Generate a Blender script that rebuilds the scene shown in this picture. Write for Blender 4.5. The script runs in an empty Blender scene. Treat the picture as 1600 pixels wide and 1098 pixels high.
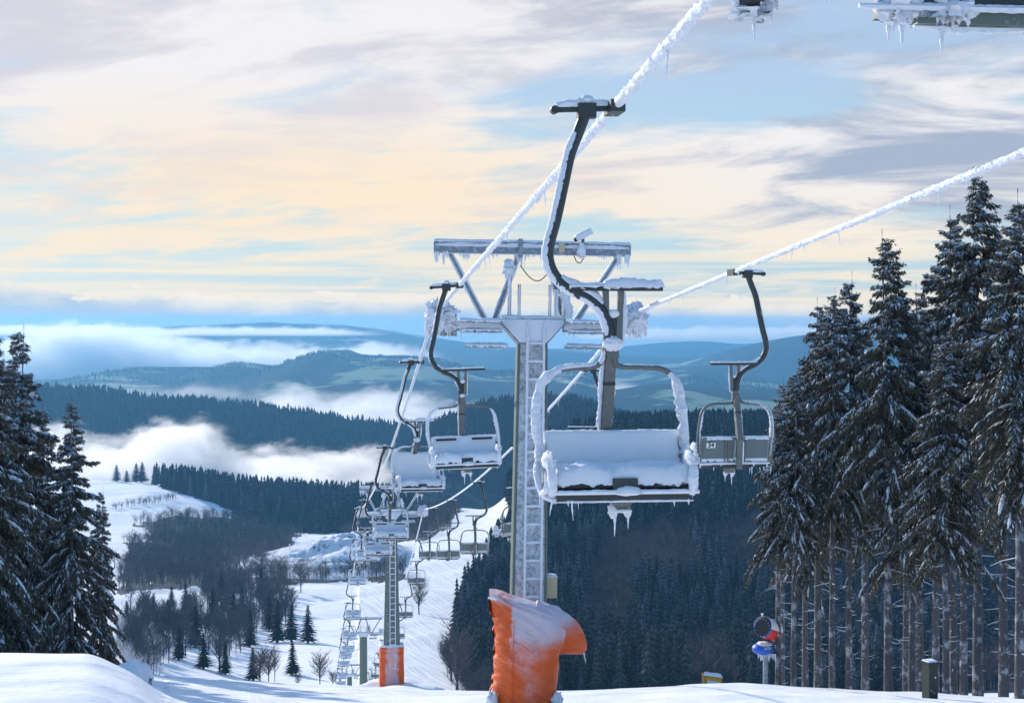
import bpy, math, random
import numpy as np
from mathutils import Vector, Matrix, noise as mn
R = math.radians
random.seed(7); rng = np.random.default_rng(7)
scn = bpy.context.scene
COL = scn.collection

# ------------------------------------------------------------------ camera
# photo pixels (1600 x 1098): focal 2400 px, horizon at y = 500; camera at the origin, looking along +Y
F = 2400.0; CX = 800.0; HY = 500.0
cd = bpy.data.cameras.new('camera'); cam = bpy.data.objects.new('camera', cd); COL.objects.link(cam)
cd.sensor_width = 36; cd.lens = 54; cd.shift_y = -(549 - HY) / 1600.0
cd.clip_start = 0.1; cd.clip_end = 200000
cam.rotation_euler = (R(90), 0, 0)
scn.camera = cam
def P(px, y, d): return Vector(((px - CX) / F * d, d, (HY - y) / F * d))

# ------------------------------------------------------------------ light
SUN_AZ, SUN_EL = -38.0, 21.0          # degrees left of the view axis, above the horizon
sd = Vector((math.sin(R(SUN_AZ)) * math.cos(R(SUN_EL)), math.cos(R(SUN_AZ)) * math.cos(R(SUN_EL)), math.sin(R(SUN_EL))))
sl = bpy.data.lights.new('sun', 'SUN'); sl.energy = 4.8; sl.angle = R(0.6); sl.color = (1.0, 0.92, 0.82)
so = bpy.data.objects.new('sun', sl); COL.objects.link(so)
so.rotation_euler = sd.to_track_quat('Z', 'Y').to_euler()
scn.view_settings.view_transform = 'Standard'; scn.view_settings.look = 'None'
scn.view_settings.exposure = 0.0; scn.view_settings.gamma = 1.0
scn.render.engine = 'CYCLES'
cy = scn.cycles
cy.max_bounces = 5; cy.diffuse_bounces = 2; cy.glossy_bounces = 2; cy.transmission_bounces = 2
cy.volume_bounces = 3; cy.transparent_max_bounces = 8
cy.use_denoising = True; cy.use_adaptive_sampling = True; cy.adaptive_threshold = 0.02
cy.volume_step_rate = 1.0; cy.volume_max_steps = 256
try: cy.sample_clamp_indirect = 4.0
except Exception: pass

# ------------------------------------------------------------------ world
W = bpy.data.worlds.new('World'); scn.world = W; W.use_nodes = True
nt = W.node_tree; nt.nodes.clear()
class G:
    def __init__(s, t): s.t = t
    def n(s, typ, **kw):
        x = s.t.nodes.new(typ)
        for k, v in kw.items(): setattr(x, k, v)
        return x
    def put(s, sock, v):
        if hasattr(v, 'is_output') or isinstance(v, bpy.types.NodeSocket): s.t.links.new(v, sock)
        else: sock.default_value = v
    def m(s, op, a, b=None, c=None, clamp=False):
        x = s.n('ShaderNodeMath', operation=op, use_clamp=clamp)
        s.put(x.inputs[0], a)
        if b is not None: s.put(x.inputs[1], b)
        if c is not None: s.put(x.inputs[2], c)
        return x.outputs[0]
    def mix(s, f, a, b, mode='MIX'):
        x = s.n('ShaderNodeMix', data_type='RGBA', blend_type=mode)
        s.put(x.inputs[0], f); s.put(x.inputs[6], a if hasattr(a, 'links') else (*a, 1)); s.put(x.inputs[7], b if hasattr(b, 'links') else (*b, 1))
        return x.outputs[2]
    def ss(s, v, lo, hi, a=0.0, b=1.0):
        x = s.n('ShaderNodeMapRange', interpolation_type='SMOOTHSTEP')
        s.put(x.inputs[0], v); x.inputs[1].default_value = lo; x.inputs[2].default_value = hi
        x.inputs[3].default_value = a; x.inputs[4].default_value = b
        return x.outputs[0]
    def noise(s, vec, scale, detail=4, rough=0.55, dist=0.0, lac=2.0):
        x = s.n('ShaderNodeTexNoise'); s.put(x.inputs['Vector'], vec)
        x.inputs['Scale'].default_value = scale; x.inputs['Detail'].default_value = detail
        x.inputs['Roughness'].default_value = rough; x.inputs['Distortion'].default_value = dist
        x.inputs['Lacunarity'].default_value = lac
        return x.outputs['Fac']
    def comb(s, x, y, z):
        c = s.n('ShaderNodeCombineXYZ'); s.put(c.inputs[0], x); s.put(c.inputs[1], y); s.put(c.inputs[2], z); return c.outputs[0]
g = G(nt)
tc = g.n('ShaderNodeTexCoord'); sep = g.n('ShaderNodeSeparateXYZ'); nt.links.new(tc.outputs['Generated'], sep.inputs[0])
X, Y, Z = sep.outputs
sky = g.n('ShaderNodeTexSky', sky_type='NISHITA', sun_disc=False, sun_elevation=R(SUN_EL), sun_rotation=R(SUN_AZ))
sky.dust_density = 1.5; sky.air_density = 1.2; sky.altitude = 900
az = g.m('ARCTAN2', X, Y)                                   # 0 ahead, negative to the left
zc = g.m('MAXIMUM', Z, -0.01)
def lin(r, gg, b, k=1 / 1.1):
    f = lambda c: ((c / 255.0 + 0.055) / 1.055) ** 2.4 if c > 10 else c / 255.0 / 12.92
    return tuple(f(c) * 10.0 * k for c in (r, gg, b))
# base: light blue towards the horizon, deeper overhead and behind
base = g.mix(g.ss(Z, 0.0, 0.05), lin(178, 212, 230), lin(180, 216, 236))
base = g.mix(g.ss(Z, 0.06, 0.20), base, lin(176, 204, 240))
base = g.mix(g.ss(Z, 0.22, 0.60), base, lin(96, 154, 228))
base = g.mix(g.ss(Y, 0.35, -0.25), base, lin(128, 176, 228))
base = g.mix(0.15, base, sky.outputs[0])
# cloud plane coordinates: streaks fan out towards the horizon
kk = g.m('DIVIDE', 1.0, g.m('ADD', zc, 0.16))
cx_ = g.m('MULTIPLY', X, kk); cy_ = g.m('MULTIPLY', Y, kk)
tilt = g.m('MULTIPLY_ADD', cx_, 0.22, cy_)
v1 = g.comb(g.m('MULTIPLY', cx_, 0.95), tilt, 3.1)
v2 = g.comb(g.m('MULTIPLY_ADD', cx_, 1.1, 9.0), g.m('MULTIPLY', tilt, 1.5), 7.7)
big = g.noise(v1, 1.15, 3, 0.5, 0.7)
fine = g.noise(v2, 2.3, 9, 0.62, 0.5)
wisp = g.noise(g.comb(g.m('MULTIPLY', cx_, 1.6), g.m('MULTIPLY', tilt, 3.4), 2.2), 3.6, 9, 0.64, 0.6)
dens = g.m('ADD', g.m('ADD', g.m('MULTIPLY', big, 0.55), g.m('MULTIPLY', fine, 0.36)), g.m('MULTIPLY', wisp, g.ss(Z, 0.17, 0.07, 0.03, 0.17)))
cover = g.m('ADD', g.ss(Z, 0.010, 0.09, -0.055, 0.068), g.m('MULTIPLY', g.ss(Z, 0.10, 0.15, 0.0, 0.07), g.ss(az, 0.10, -0.04)))
cl = g.ss(g.m('ADD', dens, cover), 0.46, 0.60)
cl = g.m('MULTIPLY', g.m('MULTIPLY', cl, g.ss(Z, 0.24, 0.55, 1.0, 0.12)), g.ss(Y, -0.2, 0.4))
glow = g.m('MULTIPLY', g.ss(g.m('ABSOLUTE', g.m('ADD', az, 0.13)), 0.03, 0.36, 1.0, 0.0), g.ss(g.m('ABSOLUTE', g.m('SUBTRACT', Z, 0.066)), 0.015, 0.10, 1.0, 0.0))
lit = g.mix(glow, lin(244, 242, 244), lin(255, 235, 208))
lit = g.mix(g.ss(Z, 0.02, 0.12, 0.85, 0.0), lit, lin(253, 238, 214))
dark = g.mix(g.ss(az, -0.12, 0.22), lin(216, 215, 226), lin(170, 184, 206))
shade = g.noise(g.comb(g.m('MULTIPLY', cx_, 0.95), g.m('MULTIPLY_ADD', tilt, 1.1, 4.0), 1.3), 1.9, 8, 0.60, 0.5)
shf = g.m('MULTIPLY', g.ss(shade, 0.42, 0.62), g.ss(Z, 0.02, 0.075))
ccol = g.mix(g.m('MULTIPLY', shf, g.m('SUBTRACT', 1.0, g.m('MULTIPLY', glow, 0.72))), lit, dark)
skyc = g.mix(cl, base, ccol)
# thin bright streaks between the low bands
stk = g.noise(g.comb(g.m('MULTIPLY', az, 2.6), g.m('MULTIPLY', Z, 120.0), 0.9), 1.0, 5, 0.55, 0.6)
stf = g.m('MULTIPLY', g.m('MULTIPLY', g.ss(stk, 0.42, 0.62), g.ss(Z, 0.075, 0.025)), 0.88)
skyc = g.mix(stf, skyc, lin(254, 240, 216))
# cumulus line sitting on the horizon, behind the hills
hn = g.noise(g.comb(g.m('MULTIPLY', az, 9.0), g.m('MULTIPLY', Z, 22.0), 0.4), 2.6, 9, 0.62, 0.4)
hb = g.noise(g.comb(g.m('MULTIPLY', az, 3.2), 0.0, 5.0), 2.2, 2, 0.5)
top = g.m('ADD', g.m('MULTIPLY_ADD', hb, 0.050, -0.015), g.ss(az, -0.05, -0.25, 0.0, 0.012))
hc = g.ss(g.m('ADD', g.m('SUBTRACT', top, Z), g.m('MULTIPLY', g.m('SUBTRACT', hn, 0.5), 0.045)), 0.0, 0.004)
hsh = g.ss(g.m('ADD', g.m('MULTIPLY', g.m('SUBTRACT', hn, 0.5), 1.6), g.m('MULTIPLY', g.m('SUBTRACT', Z, top), 55.0)), -0.9, 0.15)
skyc = g.mix(g.m('MULTIPLY', hc, 0.92), skyc, g.mix(hsh, lin(178, 200, 222), lin(255, 244, 226)))
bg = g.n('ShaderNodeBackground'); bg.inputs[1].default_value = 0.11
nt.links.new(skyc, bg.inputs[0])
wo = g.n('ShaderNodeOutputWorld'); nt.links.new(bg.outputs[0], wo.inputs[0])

# ------------------------------------------------------------------ materials
def mat(name, build):
    m = bpy.data.materials.new(name); m.use_nodes = True
    t = m.node_tree; t.nodes.clear(); q = G(t)
    b = q.n('ShaderNodeBsdfPrincipled'); o = q.n('ShaderNodeOutputMaterial'); t.links.new(b.outputs[0], o.inputs[0])
    build(q, b, o); return m
def bump(q, b, h, dist, strength=0.6):
    x = q.n('ShaderNodeBump'); x.inputs['Distance'].default_value = dist; x.inputs['Strength'].default_value = strength
    q.put(x.inputs['Height'], h); q.t.links.new(x.outputs[0], b.inputs['Normal'])
def oc(q): return q.n('ShaderNodeTexCoord').outputs['Object']
def pos(q): return q.n('ShaderNodeNewGeometry').outputs['Position']
def snow_m(name, sc=30, col=(0.80, 0.83, 0.88), d=0.01):
    def f(q, b, o):
        v = oc(q); n = q.noise(v, sc, 5, 0.7)
        q.put(b.inputs['Base Color'], q.mix(n, tuple(c * 0.93 for c in col), tuple(min(0.9, c * 1.05) for c in col)))
        b.inputs['Roughness'].default_value = 0.75; b.inputs['Specular IOR Level'].default_value = 0.25
        bump(q, b, n, d, 0.7)
    return mat(name, f)
M = {}
M['snow'] = snow_m('packed_snow', 22, d=0.012)
M['rime'] = snow_m('rime_ice', 60, (0.76, 0.80, 0.87), 0.012)
def ice(q, b, o):
    b.inputs['Base Color'].default_value = (0.72, 0.79, 0.87, 1); b.inputs['Roughness'].default_value = 0.25
    bump(q, b, q.noise(oc(q), 40, 3), 0.004)
M['ice'] = mat('icicle_ice', ice)
def metal(name, c1, c2, frost=0.5, fs=14, metallic=0.3):
    def f(q, b, o):
        v = oc(q); n = q.noise(v, fs, 7, 0.72); n2 = q.noise(v, 3.0, 4, 0.6); n3 = q.noise(v, fs * 6, 3, 0.7)
        base = q.mix(n2, c1, c2)
        fr = q.ss(q.m('ADD', q.m('MULTIPLY', n, 0.6), q.m('MULTIPLY', n3, 0.4)), 0.62 - 0.25 * frost, 0.80 - 0.25 * frost)
        fr = q.m('MULTIPLY', fr, 0.9)
        q.put(b.inputs['Base Color'], q.mix(fr, base, (0.68, 0.74, 0.82)))
        q.put(b.inputs['Metallic'], q.m('MULTIPLY', q.m('SUBTRACT', 1.0, fr), metallic))
        b.inputs['Roughness'].default_value = 0.5
        bump(q, b, q.m('MULTIPLY', fr, 1.0), 0.008, 0.8)
    return mat(name, f)
M['dark_steel'] = metal('dark_green_steel', (0.028, 0.04, 0.042), (0.055, 0.07, 0.07), 0.0)
M['steel'] = metal('weathered_galvanised_steel', (0.10, 0.115, 0.11), (0.19, 0.20, 0.19), 0.32)
M['panel'] = metal('grey_green_panel', (0.105, 0.145, 0.155), (0.135, 0.18, 0.19), 0.08, 20, 0.0)
M['tower'] = metal('frosted_tower_steel', (0.16, 0.21, 0.22), (0.26, 0.32, 0.33), 0.95, 9)
M['tower_side'] = metal('green_tower_steel', (0.10, 0.15, 0.13), (0.15, 0.19, 0.16), 0.18, 8)
M['iced'] = metal('iced_machinery', (0.09, 0.12, 0.13), (0.2, 0.24, 0.26), 0.8, 12)
M['beam'] = metal('iced_beam_steel', (0.15, 0.19, 0.24), (0.26, 0.31, 0.37), 0.55, 10)
M['tower_plain'] = metal('grey_tower_steel', (0.10, 0.14, 0.13), (0.17, 0.21, 0.20), 0.40, 5)
def rub(q, b, o):
    q.put(b.inputs['Base Color'], q.mix(q.noise(oc(q), 20, 4), (0.012, 0.012, 0.014), (0.05, 0.05, 0.055))); b.inputs['Roughness'].default_value = 0.6
M['rubber'] = mat('black_rubber', rub)
def vinyl(kind):
    def f(q, b, o):
        v = oc(q); s = q.n('ShaderNodeSeparateXYZ'); q.t.links.new(v, s.inputs[0])
        n = q.noise(v, 1.7, 5, 0.6); nf = q.noise(v, 38, 6, 0.8)
        org = q.mix(q.noise(v, 3.5, 3), (0.66, 0.075, 0.003), (0.80, 0.125, 0.006))
        if kind == 'cover':
            att = q.n('ShaderNodeAttribute', attribute_name='dust').outputs['Fac']
            k = q.m('ADD', q.m('ADD', att, q.m('MULTIPLY', q.m('SUBTRACT', n, 0.5), 1.3)), q.m('MULTIPLY', q.m('SUBTRACT', nf, 0.5), 1.4))
            fr = q.m('MULTIPLY', q.ss(k, 0.25, 1.05), 0.80)
        else:
            hh = q.m('MULTIPLY_ADD', q.m('ABSOLUTE', s.outputs[0]), -1.2, 0.95)
            k = q.m('ADD', q.m('ADD', hh, q.m('MULTIPLY', q.m('SUBTRACT', n, 0.5), 0.9)), q.m('MULTIPLY', q.m('SUBTRACT', nf, 0.5), 0.6))
            fr = q.m('MULTIPLY', q.ss(k, 0.35, 0.6), 0.55)
        q.put(b.inputs['Base Color'], q.mix(fr, org, (0.58, 0.63, 0.72)))
        q.put(b.inputs['Roughness'], q.ss(fr, 0.0, 0.6, 0.52, 0.9))
        w = q.noise(q.comb(q.m('MULTIPLY_ADD', s.outputs[2], 1.2, q.m('MULTIPLY', s.outputs[0], 1.6)), s.outputs[1], q.m('MULTIPLY_ADD', s.outputs[0], 1.8, q.m('MULTIPLY', s.outputs[2], 4.0))), 1.6, 3, 0.5, 1.6)
        bump(q, b, q.m('ADD', w, q.m('MULTIPLY', nf, 0.05)), 0.07, 0.8)
    return f
M['tarp'] = mat('orange_tarpaulin', vinyl('cover')); M['pad'] = mat('orange_padding', vinyl('pad'))
def plain(name, c, rough=0.5, var=0.15):
    def f(q, b, o):
        q.put(b.inputs['Base Color'], q.mix(q.noise(oc(q), 12, 4), tuple(x * (1 - var) for x in c), tuple(min(1, x * (1 + var)) for x in c)))
        b.inputs['Roughness'].default_value = rough
    return mat(name, f)
M['red'] = plain('red_paint', (0.75, 0.03, 0.015)); M['blue'] = plain('blue_paint', (0.02, 0.12, 0.55)); M['white'] = plain('white_paint', (0.75, 0.77, 0.8))
M['yellow'] = plain('yellow_paint', (0.75, 0.36, 0.02)); M['cream'] = plain('cream_plastic', (0.52, 0.46, 0.28)); M['black'] = plain('black_print', (0.01, 0.01, 0.012))
M['boxgreen'] = plain('dark_green_box_paint', (0.006, 0.018, 0.015)); M['wire'] = plain('grey_wire', (0.12, 0.12, 0.11))
def bark(q, b, o):
    v = pos(q); s = q.n('ShaderNodeSeparateXYZ'); q.t.links.new(v, s.inputs[0])
    vv = q.comb(s.outputs[0], s.outputs[1], q.m('MULTIPLY', s.outputs[2], 0.3))
    n = q.noise(vv, 14, 5, 0.7); n2 = q.noise(v, 2.5, 4, 0.65)
    c = q.mix(n, (0.032, 0.034, 0.040), (0.115, 0.117, 0.132))
    q.put(b.inputs['Base Color'], q.mix(q.m('MULTIPLY', q.ss(q.m('ADD', n2, q.m('MULTIPLY', n, 0.3)), 0.66, 0.82), 0.6), c, (0.5, 0.55, 0.62)))
    b.inputs['Roughness'].default_value = 0.9; bump(q, b, n, 0.03)
M['bark'] = mat('spruce_bark', bark)
def needles(q, b, o):
    v = pos(q); n = q.noise(v, 1.6, 4, 0.6); n2 = q.noise(v, 17, 3, 0.7)
    c = q.mix(n, (0.024, 0.032, 0.018), (0.125, 0.108, 0.058))
    q.put(b.inputs['Base Color'], q.mix(q.m('MULTIPLY', q.ss(n2, 0.46, 0.70), 0.50), c, (0.40, 0.46, 0.54)))
    b.inputs['Roughness'].default_value = 0.75; b.inputs['Specular IOR Level'].default_value = 0.2
M['needles'] = mat('spruce_needles', needles)
def tsnow(q, b, o):
    v = pos(q); n = q.noise(v, 14, 4, 0.75); n3 = q.noise(v, 2.2, 3, 0.6)
    k = q.ss(q.m('ADD', q.m('MULTIPLY', n, 0.65), q.m('MULTIPLY', n3, 0.45)), 0.40, 0.56)
    q.put(b.inputs['Base Color'], q.mix(k, (0.09, 0.10, 0.10), (0.70, 0.75, 0.84))); b.inputs['Roughness'].default_value = 0.85
    bump(q, b, n, 0.03)
M['tree_snow'] = mat('snow_on_boughs', tsnow)
def needles_far(q, b, o):
    a = q.n('ShaderNodeAttribute', attribute_name='snowy').outputs['Fac']; v = pos(q)
    c = q.mix(q.ss(a, -0.2, 0.5), q.mix(q.noise(v, 0.05, 3), (0.008, 0.014, 0.016), (0.022, 0.026, 0.024)), (0.030, 0.033, 0.028))
    k = q.ss(q.m('ADD', a, q.m('MULTIPLY', q.m('SUBTRACT', q.noise(v, 1.3, 3), 0.5), 0.8)), 0.35, 1.0)
    q.put(b.inputs['Base Color'], q.mix(q.m('MULTIPLY', k, 0.34), c, (0.42, 0.46, 0.52)))
    b.inputs['Roughness'].default_value = 0.9; b.inputs['Specular IOR Level'].default_value = 0.1
M['needles_far'] = mat('far_conifer_needles', needles_far)
def twig(q, b, o):
    v = pos(q)
    c = q.mix(q.noise(v, 0.02, 3), (0.050, 0.042, 0.045), (0.13, 0.085, 0.075))
    q.put(b.inputs['Base Color'], q.mix(q.m('MULTIPLY', q.ss(q.noise(v, 0.3, 3), 0.5, 0.75), 0.35), c, (0.42, 0.44, 0.5))); b.inputs['Roughness'].default_value = 0.9
M['twigs'] = mat('bare_twigs', twig)
def twig2(q, b, o):
    v = pos(q); q.put(b.inputs['Base Color'], q.mix(q.noise(v, 0.03, 4), (0.022, 0.024, 0.030), (0.085, 0.080, 0.088))); b.inputs['Roughness'].default_value = 0.9
M['dark_twigs'] = mat('dark_bare_twigs', twig2)
def frosttwig(q, b, o):
    q.put(b.inputs['Base Color'], q.mix(q.noise(pos(q), 0.8, 3), (0.35, 0.35, 0.38), (0.72, 0.74, 0.78))); b.inputs['Roughness'].default_value = 0.9
M['frost_twigs'] = mat('frosted_twigs', frosttwig)

def ground_mat(q, b, o):
    v = pos(q); s = q.n('ShaderNodeSeparateXYZ'); q.t.links.new(v, s.inputs[0])
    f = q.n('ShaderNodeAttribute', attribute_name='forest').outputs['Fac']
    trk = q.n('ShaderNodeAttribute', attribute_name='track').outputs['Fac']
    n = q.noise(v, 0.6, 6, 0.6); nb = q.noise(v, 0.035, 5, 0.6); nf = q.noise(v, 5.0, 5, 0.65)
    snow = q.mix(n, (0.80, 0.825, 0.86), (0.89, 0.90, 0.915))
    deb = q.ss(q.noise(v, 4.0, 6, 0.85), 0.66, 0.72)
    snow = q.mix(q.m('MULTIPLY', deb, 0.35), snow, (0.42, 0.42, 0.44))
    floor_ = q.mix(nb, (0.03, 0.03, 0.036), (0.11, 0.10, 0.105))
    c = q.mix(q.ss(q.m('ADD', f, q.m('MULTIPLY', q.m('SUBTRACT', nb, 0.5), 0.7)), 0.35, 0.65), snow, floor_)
    # valley floor and far country: woods, fields, snow patches
    far = q.ss(s.outputs[1], 2100, 2700)
    w = q.noise(q.comb(q.m('MULTIPLY', s.outputs[0], 0.6), s.outputs[1], 0.0), 0.0012, 6, 0.62)
    country = q.mix(q.ss(w, 0.46, 0.54), (0.018, 0.035, 0.045), q.mix(q.ss(w, 0.54, 0.62), (0.10, 0.15, 0.10), (0.5, 0.56, 0.6)))
    c = q.mix(far, c, country)
    q.put(b.inputs['Base Color'], c); b.inputs['Roughness'].default_value = 0.8; b.inputs['Specular IOR Level'].default_value = 0.2
    # ski tracks run down the fall line; ripples of wind on the near snow
    st = q.noise(q.comb(q.m('MULTIPLY_ADD', s.outputs[1], 0.23, q.m('MULTIPLY', s.outputs[0], 1.0)), q.m('MULTIPLY', s.outputs[1], 0.03), 0.0), 0.55, 6, 0.75, 0.4)
    trl = q.noise(q.comb(q.m('MULTIPLY_ADD', s.outputs[1], 0.23, q.m('MULTIPLY', s.outputs[0], 1.0)), q.m('MULTIPLY', s.outputs[1], 0.012), 3.0), 0.12, 5, 0.7, 0.3)
    h = q.m('ADD', q.m('ADD', q.m('MULTIPLY', nb, 4.0), q.m('MULTIPLY', n, 0.16)), q.m('MULTIPLY', nf, 0.035))
    h = q.m('ADD', h, q.m('MULTIPLY', q.m('MULTIPLY', st, trk), 3.0)); h = q.m('ADD', h, q.m('MULTIPLY', q.m('MULTIPLY', trl, trk), 7.0))
    bump(q, b, h, 1.0, 0.55)
M['ground'] = mat('snow_ground', ground_mat)
def hill_mat(name, wood, field, amount, sc):
    def f(q, b, o):
        v = pos(q)
        w = q.noise(v, sc, 7, 0.6); w2 = q.noise(v, sc * 9, 5, 0.7)
        wo_ = q.mix(w2, tuple(c * 0.6 for c in wood), tuple(c * 1.4 for c in wood))
        q.put(b.inputs['Base Color'], q.mix(q.m('MULTIPLY', q.ss(w, 0.60 - amount, 0.66 - amount), 0.9), wo_, field)); b.inputs['Roughness'].default_value = 0.95
        b.inputs['Specular IOR Level'].default_value = 0.05
        bump(q, b, w2, 30, 0.5)
    return mat(name, f)
M['hill_dark'] = hill_mat('forested_ridge', (0.020, 0.028, 0.030), (0.40, 0.44, 0.5), -0.06, 0.004)
M['hill_mid'] = hill_mat('wooded_hills', (0.018, 0.034, 0.036), (0.26, 0.32, 0.20), 0.05, 0.0022)
M['hill_far'] = hill_mat('far_hills', (0.025, 0.045, 0.05), (0.32, 0.38, 0.34), 0.02, 0.0011)
def rocky(q, b, o):
    v = pos(q); s = q.n('ShaderNodeSeparateXYZ'); q.t.links.new(q.n('ShaderNodeNewGeometry').outputs['Normal'], s.inputs[0])
    n = q.noise(v, 0.22, 7, 0.75)
    k = q.ss(q.m('ADD', s.outputs[2], q.m('MULTIPLY', q.m('SUBTRACT', n, 0.5), 1.5)), 0.62, 0.80)
    q.put(b.inputs['Base Color'], q.mix(k, (0.10, 0.095, 0.105), (0.82, 0.84, 0.88))); b.inputs['Roughness'].default_value = 0.9
    bump(q, b, n, 2.5, 0.8)
M['rock'] = mat('snowy_quarry_rock', rocky)

# ------------------------------------------------------------------ mesh building
RK = 1.0
class MB:
    def __init__(s): s.v = []; s.f = []; s.mi = []; s.n = 0; s.mats = []
    def _m(s, m):
        if m not in s.mats: s.mats.append(m)
        return s.mats.index(m)
    def add(s, verts, faces, m):
        k = s.n; s.v.extend([tuple(p) for p in verts]); s.n += len(verts); mi = s._m(m)
        for f in faces: s.f.append(tuple(i + k for i in f)); s.mi.append(mi)
    def box(s, c, size, m, rot=None, taper=1.0):
        hx, hy, hz = (a / 2 for a in size); c = Vector(c); vs = []
        for z in (-1, 1):
            t = taper if z > 0 else 1.0
            for x, y in ((-1, -1), (1, -1), (1, 1), (-1, 1)):
                p = Vector((x * hx * t, y * hy * t, z * hz)); vs.append(c + (rot @ p if rot else p))
        s.add(vs, [(3, 2, 1, 0), (4, 5, 6, 7), (0, 1, 5, 4), (1, 2, 6, 5), (2, 3, 7, 6), (3, 0, 4, 7)], m)
    def bar(s, a, b, w, h, m):
        a, b = Vector(a), Vector(b); d = b - a
        s.box((a + b) / 2, (w, h, d.length), m, d.to_track_quat('Z', 'Y').to_matrix())
    def tube(s, path, r, m, seg=8, caps=True, rfun=None):
        path = [Vector(p) for p in path]; n = len(path); up = None; rings = []
        for i, p in enumerate(path):
            t = (path[min(i + 1, n - 1)] - path[max(i - 1, 0)]).normalized()
            if up is None: up = Vector((0, 0, 1)) if abs(t.z) < 0.9 else Vector((0, -1, 0))
            a = up - t * up.dot(t)
            if a.length < 1e-4: a = t.orthogonal()
            a.normalize(); up = a; b = t.cross(a)
            ri = r[i] if isinstance(r, (list, tuple)) else r
            for k in range(seg):
                th = 2 * math.pi * k / seg; nd = a * math.cos(th) + b * math.sin(th)
                rr = rfun(i, p, nd, ri, th) if rfun else ri
                rings.append(p + nd * rr)
        fs = [(i * seg + k, i * seg + (k + 1) % seg, (i + 1) * seg + (k + 1) % seg, (i + 1) * seg + k) for i in range(n - 1) for k in range(seg)]
        if caps: fs.append(tuple(range(seg - 1, -1, -1))); fs.append(tuple((n - 1) * seg + k for k in range(seg)))
        s.add(rings, fs, m)
    def rime(s, path, r, m, amt=0.03, wind=(0, -0.3, 1), step=0.02, seg=10, freq=22, lump=5):
        amt = amt * RK
        """a coat of rime ice round a pipe: thick on one side, rough"""
        pts = resample(path, step); wd = Vector(wind).normalized()
        def rf(i, p, nd, ri, th):
            k = max(0.0, nd.dot(wd)) ** 0.8 * min(1.0, (i + 0.3) / 7.0, (len(pts) - 0.7 - i) / 7.0)
            a = 0.5 + 0.5 * mn.noise((p + nd * 0.02) * freq) + 0.45 * mn.noise((p + nd * 0.03) * freq * 2.7); bl = 0.5 + 0.5 * mn.noise(p * lump)
            return ri + amt * (0.06 + k * (0.35 + 0.9 * bl)) * (0.55 + 0.9 * a)
        s.tube(pts, r, m, seg, True, rf)
    def slab(s, x0, x1, y0, y1, z, h, m, nx=40, ny=16, tilt=None, amp=0.012, edge=0.35, drop=0.0, seed=0.0):
        """a rounded pillow of snow lying on a panel; the tilt matrix sets its frame"""
        T = tilt or Matrix.Identity(4); vs = []; fs = []
        for j in range(ny + 1):
            for i in range(nx + 1):
                u = i / nx; v = j / ny
                ex = min(u, 1 - u) * (x1 - x0); ey = min(v, 1 - v) * (y1 - y0); e = h * edge + 0.03
                k = min(1, ex / e) ; kk2 = min(1, ey / e)
                prof = math.sqrt(max(0, 1 - (1 - k) ** 2)) * math.sqrt(max(0, 1 - (1 - kk2) ** 2))
                x = x0 + u * (x1 - x0); y = y0 + v * (y1 - y0)
                n1 = mn.noise(Vector((x * 5 + seed, y * 5, seed))) ; n2 = mn.noise(Vector((x * 28, y * 28, seed)))
                vs.append(T @ Vector((x, y, z + prof * (h * (0.85 + 0.3 * n1) + amp * n2))))
        for i in range(nx + 1): pass
        w = nx + 1
        for j in range(ny):
            for i in range(nx): fs.append((j * w + i, j * w + i + 1, (j + 1) * w + i + 1, (j + 1) * w + i))
        # ragged skirt
        ring = [i for i in range(w)] + [j * w + nx for j in range(1, ny + 1)] + [ny * w + i for i in range(nx - 1, -1, -1)] + [j * w for j in range(ny - 1, 0, -1)]
        b0 = len(vs)
        for q_ in ring:
            p = vs[q_]; x = p.x; d = drop * (0.5 + 0.9 * mn.noise(Vector((x * 30, p.y * 30, seed + 3)))) + 0.004
            vs.append(p - (T.to_3x3() @ Vector((0, 0, 1))) * max(0.004, d))
        L = len(ring)
        for k in range(L): fs.append((ring[(k + 1) % L], ring[k], b0 + k, b0 + (k + 1) % L))
        fs.append(tuple(b0 + k for k in range(L - 1, -1, -1)))
        s.add(vs, fs, m)
    def blob(s, c, rad, m, seg=14, rings=9, amp=0.25, freq=3.0, seed=0.0, flat=0.0):
        c = Vector(c); vs = []; fs = []
        for j in range(rings + 1):
            ph = math.pi * j / rings
            for i in range(seg):
                th = 2 * math.pi * i / seg
                n = Vector((math.sin(ph) * math.cos(th), math.sin(ph) * math.sin(th), math.cos(ph)))
                k = 1 + amp * mn.noise(n * freq + Vector((seed, seed * 2, 0)))
                p = Vector((n.x * rad[0], n.y * rad[1], n.z * rad[2] * (0.35 if n.z < 0 and flat else 1))) * k
                vs.append(c + p)
        for j in range(rings):
            for i in range(seg): fs.append((j * seg + i, (j + 1) * seg + i, (j + 1) * seg + (i + 1) % seg, j * seg + (i + 1) % seg))
        s.add(vs, fs, m)
    def icicle(s, p, L, r, m=None, lean=(0, 0)):
        p = Vector(p); n = 7; path = []; rr = []
        for i in range(n):
            t = i / (n - 1); path.append(p + Vector((lean[0] * t * L + 0.004 * mn.noise(p * 9 + Vector((0, 0, i))), lean[1] * t * L, -L * t))); rr.append(max(0.0015, r * (1 - t) ** 0.7 * (1 + 0.25 * math.sin(i * 2.1 + p.x * 40))))
        s.tube(path, rr, m or M['ice'], 6)
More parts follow.
